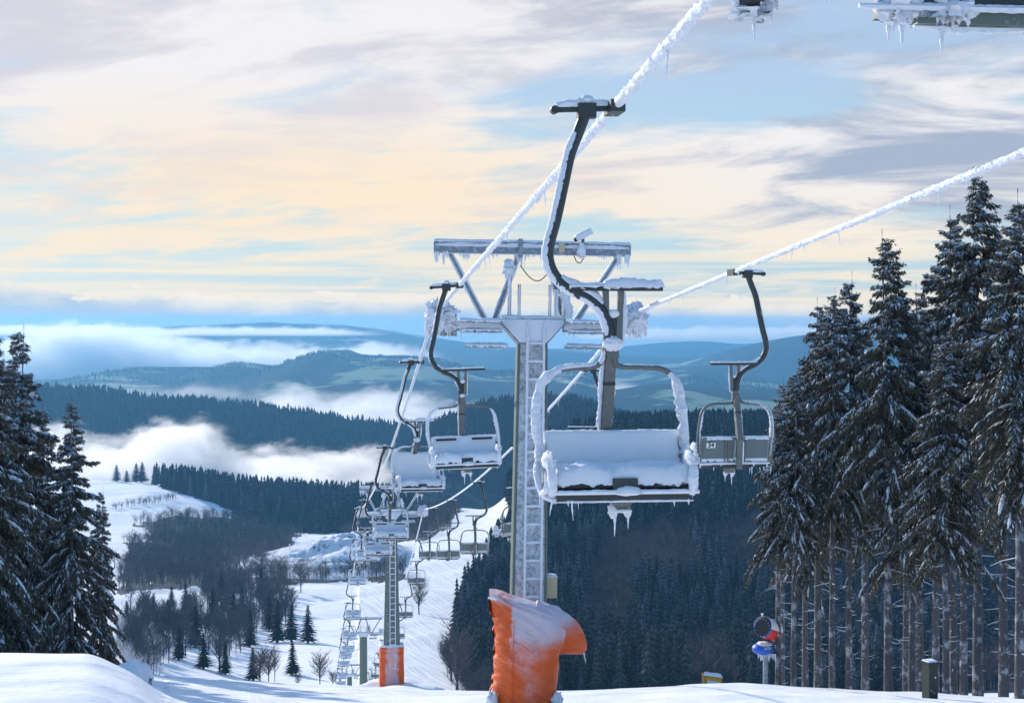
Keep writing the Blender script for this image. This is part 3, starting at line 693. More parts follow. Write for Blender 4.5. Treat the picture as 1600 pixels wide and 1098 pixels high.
    b = MB(); b.slab(-0.56, 0.60, -0.45 if heavy else -0.475, 0.05, -3.12, 0.15 if heavy else 0.12, M['snow'], 90, 26, None, 0.016, 0.45, 0.035 if heavy else 0.11, seed=8)
    b.blob((0.02, -0.46, -3.205), (0.12, 0.07, 0.06), M['snow'], 14, 8, 0.2, 3, 2, 1)
    b.rime([(-0.6, -0.47, -3.20), (0.6, -0.47, -3.20)], 0.014, M['rime'], 0.014, (0, -0.6, 0.8), fine, sg)
    b.rime([(-0.56, -0.44, -3.272), (0.56, -0.44, -3.272)], 0.006, M['rime'], 0.008, (0, -0.8, 0), fine, sg)
    b.rime([(-0.6, 0.055, -3.19), (0.6, 0.055, -3.19)], 0.014, M['rime'], 0.02, (0, 0.8, 0.6), fine, sg); b.build('snow_cover', st)
    # bracket under the seat and its icicles
    b = MB(); b.add([(-0.10, -0.30, -3.22), (0.12, -0.30, -3.22), (0.12, -0.1, -3.22), (-0.10, -0.1, -3.22), (-0.045, -0.27, -3.36), (0.075, -0.27, -3.36), (0.075, -0.14, -3.36), (-0.045, -0.14, -3.36)],
                    [(0, 1, 2, 3), (7, 6, 5, 4), (0, 4, 5, 1), (1, 5, 6, 2), (2, 6, 7, 3), (3, 7, 4, 0)], M['steel'])
    b.build('bracket', root, smooth=False).location.z = 0.075
    RK = 1.0
    b = MB(); b.blob((-0.06, -0.25, -3.36), (0.042, 0.035, 0.075), M['rime'], 12, 8, 0.5, 5); b.blob((0.06, -0.25, -3.38), (0.034, 0.03, 0.05), M['rime'], 12, 8, 0.4, 4, 2)
    b.rime([(-0.07, -0.27, -3.37), (0.09, -0.27, -3.37)], 0.012, M['rime'], 0.02, (0, -1, 0.2), fine, sg)
    b.build('rime_coat', root).location.z = 0.075
    IC = [(-0.045, -0.25, -3.38, 0.20, 0.014, 0), (0.065, -0.25, -3.40, 0.12, 0.011, 0)]
    IC += [(x, -0.44, -3.26, L, 0.010, 0.08 if x > -0.5 else -0.2) for x, L in ((-0.585, 0.12), (-0.43, 0.16), (-0.46, 0.05), (0.40, 0.06), (0.52, 0.05))]
    IC += [(x, 0.04, -3.25, L, 0.010, 0.05) for x, L in ((-0.5, 0.06), (-0.3, 0.14), (-0.62, 0.13), (0.35, 0.06))]
    for x, y, z, L, r_, ln in IC:
        b = MB(); b.icicle((x, y, z), L, r_, lean=(ln, 0)); b.build('icicle', root).location.z = 0.075
    # arm rests
    for s in (-1, 0.93):
        b = MB(); ap = spline([(s * 0.60, 0.0, -2.93), (s * 0.605, -0.2, -2.92), (s * 0.605, -0.40, -2.95), (s * 0.60, -0.46, -3.05), (s * 0.585, -0.45, -3.2)], 5); b.tube(ap, 0.020, M['steel'], 8); ar = b.build('armrest', root); ar.location.z = 0.05
        b = MB(); b.blob((s * 0.60, -0.36, -2.925), (0.058, 0.15, 0.075), M['rime'], 18, 12, 0.35, 4, 3 + s); b.rime(ap[8:], 0.024, M['rime'], 0.04, (-s * 0.3, -0.9, 0.2), fine, sg, 24, 7)
        b.rime([(s * 0.60, -0.45, -3.0), (s * 0.62, -0.40, -3.14), (s * 0.645, -0.30, -3.2)], 0.018, M['rime'], 0.035, (0, -1, 0), fine, sg); b.build('rime_coat', ar)
    return root
NUM = ['nearest', 'second', 'third', 'fourth', 'fifth', 'sixth', 'seventh', 'eighth', 'ninth', 'tenth', 'eleventh', 'twelfth', 'thirteenth', 'fourteenth', 'fifteenth', 'sixteenth', 'seventeenth', 'eighteenth', 'nineteenth', 'twentieth']
left_d = [12.7, 27.2, 38.5] + [54.4 + 14.2 * k for k in range(16)]
right_d = [25.1 + 14.4 * k for k in range(17)]
ch0 = make_chair(1); ch1 = make_chair(0)
RK = 1.0; used1 = False
LL = ['largest chair, its seat and backrest buried in smooth snow, in front of the tower', 'snowy chair facing us just left of the ladder tower, hanging by a dark curved arm', 'swung chair with fully white hanger and thick snow, left of the second chair',
      'fourth chair down the left cable, its seat in front of the padded tower head', 'fifth chair down the left cable, just below the fourth and left of the padded tower']
def seat_chair(o, B, d, rz, rx, ry, label):
    o.location = lp(B, d); o.rotation_euler = (rx, ry, rz); o['label'] = label
random.seed(12)
for i, d in enumerate(left_d):
    o = ch0 if i == 0 else (ch1 if i == 1 else dup(ch0 if i == 2 else ch1))
    lab = LL[i] if i < len(LL) else f'{NUM[i]} chair down the left cable, seat heaped with snow'
    rz, rx, ry = RZ + random.uniform(-.04, .04), random.uniform(-.03, .03), random.uniform(-.02, .02)
    if i == 0: rz, rx, ry = RZ, 0, 0
    if i == 1: rz, rx, ry = RZ - 0.02, 0, -0.035
    if i == 2: rz, rx, ry = RZ + 0.30, 0.0, 0.03
    seat_chair(o, BL, d, rz, rx, ry, lab)
    if i == 2:
        for c in o.children:
            if c.name.startswith('backrest'): c.scale.z = 1.85; c.location.z = 2.66
RL = ['empty chair seen from behind with number plate 34 on its grey-green back panel', 'chair whose cross bar and hanger show above the snow-filled backrest of the largest chair', 'chair hanging half hidden behind the left edge of the ladder tower',
      'bare-backed chair hanging over the top of the ski run left of the tower']
right_objs = []
for i, d in enumerate(right_d):
    o = dup(ch1); right_objs.append(o)
    lab = RL[i] if i < len(RL) else f'{NUM[i]} chair down the right cable, its back toward us'
    rz = RZ + math.pi + random.uniform(-.05, .05)
    if i == 0: rz = RZ + math.pi + 0.05
    if i == 2: rz += 0.6
    seat_chair(o, BR, d, rz, random.uniform(-.03, .03) if i else 0, random.uniform(-.02, .02) if i else 0, lab)
# number plate on the chair at the right
fc = bpy.data.curves.new('number', 'FONT'); fc.body = '34'; fc.size = 0.105; fc.extrude = 0.001; fc.align_x = 'CENTER'; fc.align_y = 'CENTER'; fc.offset = 0.003
fo_ = bpy.data.objects.new('number', fc); COL.objects.link(fo_)
bpy.context.view_layer.update()
me = bpy.data.meshes.new_from_object(fo_.evaluated_get(bpy.context.evaluated_depsgraph_get())); bpy.data.objects.remove(fo_)
me.materials.clear(); me.materials.append(M['black'])
T = Matrix.Translation((0, 0.06, -2.90)) @ Matrix.Rotation(R(90) - R(12), 4, 'X')
b = MB(); b.box((0, 0, 0), (0.15, 0.09, 0.006), M['white']); pl = b.build('number_plate', right_objs[0], smooth=False)
PT = T @ Matrix.Translation((0.42, 0.10, -0.030)) @ Matrix.Rotation(math.pi, 4, 'Y')
pl.matrix_local = PT
nb_ = bpy.data.objects.new('number', me); COL.objects.link(nb_); nb_.parent = pl; nb_.matrix_local = Matrix.Translation((0, 0, 0.0045))

# ------------------------------------------------------------------ towers
def icy_fringe(b, x0, x1, y, z, lo, hi, step, r=0.018):
    x = x0
    while x < x1:
        L = lo + (hi - lo) * max(0, mn.noise(Vector((x * 2.2, y, z)))) * 2 * random.random()
        b.icicle((x, y, z), L, r * random.uniform(0.6, 1.3), M['rime'], lean=(random.uniform(-.1, .1), 0)); x += random.expovariate(1 / step)
def sheaves(root, s, zc, slope, n=4):
    """row of wheels under one cable; s = -1 left, +1 right"""
    xc = s * (BR - BL) / 2 * math.cos(RZ)
    gname = MB(); L = n * 0.42
    def zz(y): return zc - slope * y
    gname.bar((xc - s * 0.13, -L / 2, zz(-L / 2) - 0.27), (xc - s * 0.13, L / 2, zz(L / 2) - 0.27), 0.08, 0.14, M['iced'])
    gname.bar((xc - s * 0.13, 0, zz(0) - 0.42), (xc - s * 0.5, 0, zz(0) - 0.42), 0.16, 0.14, M['iced'])
    gname.blob((xc + s * 0.05, -L / 2 - 0.1, zz(-L / 2) - 0.22), (0.2, 0.25, 0.32), M['rime'], 18, 14, 0.8, 4, s * 3)
    gname.blob((xc - s * 0.15, -L / 2 + 0.1, zz(-L / 2) - 0.12), (0.26, 0.3, 0.20), M['rime'], 18, 14, 0.8, 4, s * 5)
    gname.blob((xc - s * 0.32, -0.15, zz(0) - 0.22), (0.14, 0.2, 0.16), M['rime'], 14, 10, 0.8, 4, s * 7)
    for _ in range(16): gname.icicle((xc + random.uniform(-0.25, 0.2), -L / 2 + random.uniform(-0.2, 0.1), zz(-L / 2) - 0.35), random.uniform(0.1, 0.32), 0.03, M['rime'])
    o = gname.build('sheave_assembly', root)
    for k in range(n):
        y = -L / 2 + (k + 0.5) * L / n; w = MB()
        w.tube([(xc - 0.05, y, zz(y) - 0.20), (xc + 0.05, y, zz(y) - 0.20)], 0.15, M['rubber'], 16); w.tube([(xc - 0.09, y, zz(y) - 0.20), (xc + 0.09, y, zz(y) - 0.20)], 0.05, M['iced'], 8)
        w.build('wheel', o, smooth=False)
def tower(name, label, d, base_z, wb, wt, square, ladder, group, rich):
    zc = cz(d); root = thing(name, label, 'lift tower', (LA * d + BC, d, base_z), RZ, group)
    H = zc - base_z; slope = (cz(d - 1) - cz(d + 1)) / 2; ht = H - 0.62     # top of the pole
    b = MB()
    if square:
        def ring(z, w): return [(-w / 2, -w * .45, z), (w / 2, -w * .45, z), (w / 2, w * .45, z), (-w / 2, w * .45, z)]
        b.add(ring(-1, wb) + ring(ht, wt), [(0, 1, 5, 4)], M['tower'] if d < 60 else M['tower_plain']); b.add(ring(-1, wb) + ring(ht, wt), [(1, 2, 6, 5), (2, 3, 7, 6), (3, 0, 4, 7), (4, 5, 6, 7)], M['tower_side'])
        for sx in (-1, 1):      # corner flanges
            b.bar((sx * wb / 2, -wb * .46, -1), (sx * wt / 2, -wt * .46, ht), 0.05, 0.03, M['tower_side'])
    else:
        b.tube([(0, 0, -1), (0, 0, ht)], [wb / 2, wt / 2], M['tower_side'], 20)
    b.build('pole', root, smooth=not square)
    # head plate: trapezoid, snowed over
    hw = 0.70; b = MB(); z1 = ht + 0.55; z0 = ht - 0.02
    pr = [(-wt * .5, z0), (wt * .5, z0), (hw, z1 - 0.12), (hw, z1), (-hw, z1), (-hw, z1 - 0.12)]
    vs = [(x, -0.34, z) for x, z in pr] + [(x, 0.34, z) for x, z in pr]; n = 6
    b.add(vs, [tuple(range(n)), tuple(range(2 * n - 1, n - 1, -1))] + [(i, i + n, (i + 1) % n + n, (i + 1) % n) for i in range(n)], M['beam'])
    hd = b.build('head', root, smooth=False)
    b = MB(); prs = [(x * 0.95, (z - z1) * 0.9 + z1 - 0.02) for x, z in pr]; b.add([(x, -0.345, z) for x, z in prs] + [(x * 0.93, -0.375, (z - z1) * 0.9 + z1 - 0.03) for x, z in prs], [tuple(range(6, 12))] + [(i, (i + 1) % 6, (i + 1) % 6 + 6, i + 6) for i in range(6)], M['rime'])
    b.slab(-0.72, 0.72, -0.36, 0.36, z1, 0.06, M['snow'], 40, 10, None, 0.02, 0.5, 0.03, seed=3); b.build('snow_cover', hd)
    # lower cross arm out to the sheaves
    b = MB(); xo = (BR - BL) / 2 * math.cos(RZ); zl = z1 - 0.20
    for s in (-1, 1):
        b.bar((s * hw, 0, zl), (s * (xo - 0.15), 0, zl), 0.2, 0.2, M['beam'])
    ca = b.build('cross_arm', root, smooth=False)
    if rich:
        b = MB()
        for s in (-1, 1):
            b = MB(); b.rime([(s * hw, -0.08, zl + 0.03), (s * (xo - 0.2), -0.08, zl + 0.03)], 0.09, M['rime'], 0.09, (0, -0.7, 0.6), 0.03, 10, 9, 3)
            icy_fringe(b, min(s * hw, s * (xo - 0.1)), max(s * hw, s * (xo - 0.1)), -0.15, zl - 0.12, 0.05, 0.3, 0.07); b.build('rime_coat', ca)
    # catwalks
    for s in (-1, 1):
        for (z, xa, xb, yy) in ((zl + 0.10, hw + 0.05, xo - 0.5, -0.75), (zl - 0.10, hw + 0.05, xo - 0.55, -0.72), (zl - 0.42, hw - 0.05, xo - 0.65, -0.9)):
            b = MB(); b.box((s * (xa + xb) / 2, yy, z), (xb - xa, 0.5, 0.06), M['iced']); cw = b.build('catwalk', root, smooth=False)
            b = MB(); b.slab(min(s * xa, s * xb) - 0.03, max(s * xa, s * xb) + 0.03, yy - 0.28, yy + 0.27, z + 0.03, 0.05, M['snow'], 30, 8, None, 0.02, 0.5, 0.05, seed=z)
            if rich: icy_fringe(b, min(s * xa, s * xb), max(s * xa, s * xb), yy - 0.24, z - 0.02, 0.02, 0.14, 0.05, 0.012)
            b.build('snow_cover', cw)
    # V struts and upper beam
    zt = zc + 1.42 - base_z; xe = xo
    for a, c in (((-xe + .32, zt - .1), (-0.98, z1 - 0.15)), ((-0.30, zt - .1), (-0.82, z1 - 0.05)), ((0.32, zt - .1), (0.70, z1 - 0.05)), ((xe - .22, zt - .1), (0.92, z1 - 0.15))):
        b = MB(); A = Vector((a[0], 0.0, a[1])); C = Vector((c[0], 0, c[1])); b.bar(A, C, 0.13, 0.12, M['beam'])
        if rich:
            b.rime([A + Vector((-0.05, -0.06, 0)), C + Vector((-0.05, -0.06, 0))], 0.012, M['rime'], 0.03, (-0.6, -0.8, 0), 0.03, 8); b.rime([A + Vector((0.05, -0.06, 0)), C + Vector((0.05, -0.06, 0))], 0.012, M['rime'], 0.03, (0.6, -0.8, 0), 0.03, 8)
        b.build('strut', root, smooth=False)
    b = MB(); b.box((0, 0, zt + 0.02), (2 * xe + 0.06, 0.26, 0.26), M['beam'])
    for x in (-0.28, 0.28): b.box((x, 0, zt + 0.02), (0.10, 0.34, 0.40), M['beam'])
    ub = b.build('upper_beam', root, smooth=False)
    b = MB(); b.slab(-xe - 0.04, xe + 0.04, -0.15, 0.15, zt + 0.15, 0.05, M['snow'], 90, 8, None, 0.01, 0.5, 0.05, seed=7)
    b.rime([(-xe, -0.10, zt + 0.06), (xe, -0.10, zt + 0.06)], 0.03, M['rime'], 0.05, (0, -0.8, 0.6), 0.06, 8, 8, 2)
    if rich:
        icy_fringe(b, -xe, xe, -0.1, zt - 0.09, 0.05, 0.42, 0.022, 0.022)
        for x in (-xe + 0.04, -xe + 0.22, -0.28, 0.28, xe - 0.24, xe - 0.05):
            for _ in range(4): b.icicle((x + random.uniform(-.05, .05), -0.1, zt - 0.08), random.uniform(0.15, 0.36), 0.04, M['rime'])
    b.build('snow_cover', ub)
    # rail posts standing on the head
    for (x, hgt, w) in ((-0.52, 1.25, .07), (-0.31, 0.72, .06), (0.36, 0.72, .06), (0.47, 0.62, .04), (0.52, 0.62, .04), (0.66, 0.9, .07), (0.78, 0.6, .05)):
        b = MB(); b.box((x, -0.28, z1 + hgt / 2), (w, w, hgt), M['steel'])
        if rich: b.rime([(x, -0.30, z1), (x, -0.30, z1 + hgt)], 0.02, M['rime'], 0.04 if hgt > 0.8 else 0.02, (-0.4, -0.8, 0.3), 0.03, 8)
        b.build('rail_post', root)
    if rich:
        b = MB(); b.blob((-0.55, -0.3, z1 + 1.05), (0.13, 0.12, 0.19), M['rime'], 16, 12, 0.6, 4, 3); b.build('rime_lump', root); b = MB(); b.rime([(0.50, -0.3, z1 + 0.5), (0.82, -0.3, z1 + 0.52)], 0.03, M['rime'], 0.06, (0, -.5, .8), .03, 8)
        b.rime([(0.62, -0.3, z1 + 0.85), (0.70, -0.3, z1 + 0.3), (0.80, -0.3, z1)], 0.05, M['rime'], 0.10, (0.5, -.5, .3), .03, 10); b.build('rime_lump', root)
        b = MB(); 
        b.tube(spline([(-0.28, -0.1, zt - 0.35), (-0.05, -0.1, zt - 0.62), (0.15, -0.1, zt - 0.68), (0.36, -0.1, zt - 0.5)], 6), 0.012, M['wire'], 6); b.build('wire', root)
        # security camera on the beam
        b = MB(); Rm = Matrix.Rotation(R(-28), 3, 'Y') @ Matrix.Rotation(R(12), 3, 'Z'); cpos = Vector((1.10, -0.2, zt + 0.32))
        b.box(cpos, (0.40, 0.13, 0.12), M['white'], Rm); b.box(cpos + Vector((-0.19, -0.01, -0.11)), (0.02, 0.09, 0.08), M['black'], Rm); b.box(cpos + Vector((-0.02, 0, -0.16)), (0.06, 0.08, 0.2), M['wire'])
        cc = b.build('security_camera', root, smooth=False)
        b = MB(); b.slab(-0.21, 0.21, -0.08, 0.08, 0.06, 0.035, M['snow'], 16, 6, Matrix.Translation(cpos) @ Rm.to_4x4(), 0.004, seed=2); b.blob(cpos + Vector((-0.06, -0.06, -0.33)), (0.09, 0.08, 0.16), M['rime'], 14, 10, 0.7, 5)
        b.build('snow_cover', cc)
        b = MB(); b.tube(spline([(0.9, -0.14, zt - 0.12), (0.96, -0.14, zt - 0.25), (1.05, -0.14, zt - 0.27), (1.14, -0.14, zt - 0.1), (1.12, -0.14, zt + 0.1)], 6), 0.012, M['wire'], 6); b.build('wire', cc)
        b = MB(); b.box((0.62, -0.16, zt + 0.04), (0.12, 0.08, 0.20), M['cream']); b.build('junction_box', root, smooth=False)
    sheaves(root, -1, H, slope); sheaves(root, 1, H, slope)
    if ladder:
        lx = 0.05 if rich else 0.12; lw = 0.36; la = MB(); zb0 = 1.2
        def yf(z): return -(wb + (wt - wb) * (z + 1) / (ht + 1)) * .45 - 0.12
        lad = bpy.data.objects.new('ladder', None); COL.objects.link(lad); lad.parent = root
        for sx in (-1, 1):
            r_ = MB(); A = Vector((lx + sx * lw / 2, yf(zb0), zb0)); C = Vector((lx + sx * lw / 2, yf(ht), ht + 0.45)); r_.bar(A, C, 0.035, 0.03, M['iced'])
            r_.rime([A, C], 0.020, M['rime'], 0.026, (0, -1, 0.2), 0.04, 8); r_.build('rail', lad)
        z = zb0 + 0.1
        while z < ht + 0.2:
            r_ = MB(); A = Vector((lx - lw / 2, yf(z), z)); C = Vector((lx + lw / 2, yf(z), z)); r_.rime([A, (A + C) / 2, C], 0.020, M['rime'], 0.040, (0, -0.4, 1), 0.04, 8); r_.build('rung', lad); z += 0.39
    return root
random.seed(5)
gzt = lambda d: gz(LA * d + BC, d)
t1 = tower('lift_tower', 'tall frosted tower with a caged white ladder rising behind the largest chair', 33.5, gzt(33.5), 0.78, 0.60, True, True, 'lift towers carrying the cables', True)
t1z = t1.location.z; t1.location.x -= 0.14; t1.rotation_euler = (0, R(0.8), RZ)
# cream box on the first pole
zb_ = (HY - 916) / F * 33.5 - t1z
b = MB(); b.box((0.52, 0, zb_), (0.22, 0.3, 0.46), M['cream']); b.box((0.40, 0, zb_), (0.1, 0.1, 0.1), M['steel']); b.tube([(0.5, 0, zb_ - 0.22), (0.5, 0, zb_ - 0.75)], 0.02, M['steel'], 6); bx = b.build('equipment_box', t1, smooth=False)
b = MB(); b.slab(0.40, 0.64, -0.16, 0.16, zb_ + 0.23, 0.04, M['snow'], 12, 8); b.build('snow_cap', bx)
tower('lift_tower', 'tapering grey tower standing in the orange padding, behind the fourth chair', 103, gzt(103), 1.25, 0.60, True, True, 'lift towers carrying the cables', True)
tower('lift_tower', 'round dark green tower just left of the orange padded one', 176, gzt(176) , 0.95, 0.85, False, False, 'lift towers carrying the cables', False)
tower('lift_tower', 'farthest lift tower, only its cross arm showing low behind the left row of chairs', 270, gzt(270), 0.95, 0.85, False, False, 'lift towers carrying the cables', False)

# orange padding at the foot of the second tower
def pad():
    d = 103; z0 = gzt(d); o = thing('tower_padding', 'square orange safety padding wrapped round the foot of the second tower', 'padding', (LA * d + BC, d, z0), RZ)
    H = 2.75; b = MB(); n = 40; w0 = 0.84; vs = []; fs = []; m = 24
    for j in range(m + 1):
        z = -0.3 + (H + 0.3) * j / m; w = w0 * (1 - 0.05 * j / m)
        for i in range(n):
            th = 2 * math.pi * (i + .5) / n; c, s = math.cos(th), math.sin(th); k = 1 / (abs(c) ** 7 + abs(s) ** 7) ** (1 / 7.0)
            rr = w * k * (1 + 0.03 * mn.noise(Vector((th * 3, z * 2, 0)))) * (1 - 0.08 * max(0, j - m + 1)); vs.append((c * rr, s * rr * 0.8, z))
    for j in range(m):
        for i in range(n): fs.append((j * n + i, j * n + (i + 1) % n, (j + 1) * n + (i + 1) % n, (j + 1) * n + i))
    fs.append(tuple(m * n + i for i in range(n))); b.add(vs, fs, M['pad']); b.build('pad', o)
    b = MB(); b.slab(-0.82, 0.82, -0.66, 0.66, H - 0.02, 0.10, M['snow'], 30, 20, None, 0.03, 0.6, 0.06); b.build('snow_cap', o)
    for zz in (0.5, 1.4, 2.3):
        b = MB(); b.tube([(0.80 * k1, -0.66 * 1.0, zz) for k1 in (-1, 1)], 0.012, M['pad'], 6); b.build('strap', o)
    b = MB(); b.box((0, 0, -0.2), (1.9, 1.6, 0.5), M['tower_side']); b.build('footing', o, smooth=False)
    m_ = MB(); m_.blob((0, 0, -0.55), (3.2, 2.6, 0.75), M['snow'], 40, 16, 0.3, 2.5, 2)
    mo = m_.build('snow_mound'); mo.location = o.location; tag(mo, None, None, kind='structure')
pad()

# orange cover over the machine in front of the first tower
def cover():
    d = 32.2; s = d / F; z0 = gz(LA * d + 4.2, d)
    ox = (818 - CX) * s; o = thing('covered_snow_machine', 'hooked orange tarpaulin cover dusted with snow, at the foot of the ladder tower', 'covered machine', (ox, d, z0), 0.0)
    yz = lambda y: (HY - y) * s - z0; xx = lambda p: (p - CX) * s - ox
    # horizontal slices: y px, left px, right px
    S = [(1112, 768, 870), (1098, 765, 868), (1080, 766, 868), (1060, 768, 871), (1040, 771, 873), (1022, 772, 875), (1010, 772, 878), (1000, 772, 884), (990, 771, 886), (980, 770, 888), (970, 769, 884), (960, 767, 874), (950, 765, 858), (942, 763, 836), (936, 762, 812), (930, 763, 790)]
    n = 72; vs = []; dust = []; fs = []
    ys = np.linspace(1112, 930, 60); L = np.interp(-ys, [-a[0] for a in S], [a[1] for a in S]); Rr = np.interp(-ys, [-a[0] for a in S], [a[2] for a in S])
    for j, y in enumerate(ys):
        cxp = (L[j] + Rr[j]) / 2; hw = (Rr[j] - L[j]) / 2 * s; z = yz(y); dep = 0.62 - 0.25 * max(0, (1000 - y) / 70.0) ** 1.2 * 0.6
        for i in range(n):
            th = 2 * math.pi * i / n; c, sn = math.cos(th), math.sin(th); k = 1 / (abs(c) ** 3.2 + abs(sn) ** 3.2) ** (1 / 3.2)
            fold = mn.noise(Vector((c * 1.4 + 3, z * 2.6 + c * 2.2, 1.0))); f2 = mn.noise(Vector((c * 1.2, z * 5.0 - c * 3.0, 4.0))); wr = 1 + 0.05 * (1 - abs(fold) * 4) * (0.5 + mn.noise(Vector((c * 3, z * 2, 9)))) + 0.012 * (1 - abs(f2) * 5) * (1.6 if c < -.4 else .7)
            x = xx(cxp) + c * hw * k * wr; yy = sn * dep * k * wr
            # front is flat right of the seam, turned away on the left
            if sn < 0 and x < xx(800 - (1098 - y) * 0.0): yy += (xx(800) - x) * 0.75
            zz_ = z + (0.10 * max(0, -(x - xx(795)) * 2) if y < 950 else 0)
            vs.append((x, yy, zz_))
            pxv = CX + (x + ox) / s
            du = 0.0
            seamx = 804 - 0.0006 * (1098 - y) ** 2 * 0 - (y - 940) * 0.09
            if pxv > seamx - 3: du = 0.75 * np.interp(y, [930, 985, 1010, 1040, 1060, 1098], [1.5, 1.3, 0.85, 0.72, 0.60, 0.38]) - 0.45 * abs(pxv - 826) / 40 * np.clip((y - 985) / 25, 0, 1)
            else: du = 0.8 * np.clip((950 - y) / 14, -0.4, 1)
            dust.append(du)
    m = len(ys)
    for j in range(m - 1):
        for i in range(n): fs.append((j * n + i, j * n + (i + 1) % n, (j + 1) * n + (i + 1) % n, (j + 1) * n + i))
    fs.append(tuple((m - 1) * n + i for i in range(n)))
    b = MB(); b.add(vs, fs, M['tarp']); nb = len(vs)
    # the hooked sleeve to the right
    P0 = [(845, 985, 36), (865, 990, 34), (880, 997, 31), (893, 1003, 28), (903, 1010, 23), (911, 1016, 17), (915, 1020, 9)]
    P0 = [(826, 966, 32), (850, 978, 36), (869, 987, 35), (885, 995, 29), (897, 1003, 22), (906, 1011, 14), (912, 1018, 6)]
    pts = spline([(xx(a), 0.0, yz(c)) for a, c, r in P0], 5); rs = list(np.interp(np.linspace(0, 6, len(pts)), range(7), [r * s for _, _, r in P0]))
    def rf(i, p, nd, ri, th): return ri * (1 + 0.09 * mn.noise(Vector((p.x * 7, th * 2.2, 0))) + 0.05 * mn.noise(Vector((p.x * 3, th * 6, 2))))
    b.tube(pts, rs, M['tarp'], 32, True, rf)
    for v in b.v[nb:]: dust.append(float(np.clip(0.15 + (v[2] - yz(1003)) * 1.6 - max(0, v[0] - xx(880)) * 0.6, -0.2, 1.2)))
    ob = b.build('tarpaulin', o); a = ob.data.attributes.new('dust', 'FLOAT', 'POINT'); a.data.foreach_set('value', np.array(dust, np.float32))
    # seams
    b = MB(); b.tube([(xx(799 + 0.4 * k), -0.628, yz(1096 - k * 12.5)) for k in range(12)], 0.009, M['tarp'], 6)
    b.build('seam', o)
    b = MB(); b.rime([(xx(763), -0.1, yz(932)), (xx(780), -0.22, yz(934)), (xx(802), -0.3, yz(941))], 0.02, M['snow'], 0.035, (0, -0.2, 1), 0.03, 10); b.build('snow_cap', o)
    b = MB(); b.icicle((xx(912), 0, yz(1019)), 0.24, 0.022, M['rime'], lean=(0.2, 0)); b.build('icicle', o)
    b = MB()
    for p in ((768, 0), (868, 0)):
        b.blob((xx(p[0]), -0.35, yz(1090)), (0.14, 0.2, 0.22), M['snow'], 14, 10, 0.6, 4, p[0]); b.box((xx(p[0]) , -0.3, yz(1095)), (0.12, 0.12, 0.3), M['boxgreen'])
    b.slab(xx(764), xx(872), -0.75, -0.3, yz(1104), 0.12, M['snow'], 30, 10, None, 0.03, 0.6, 0.05); b.build('base', o)
cover()

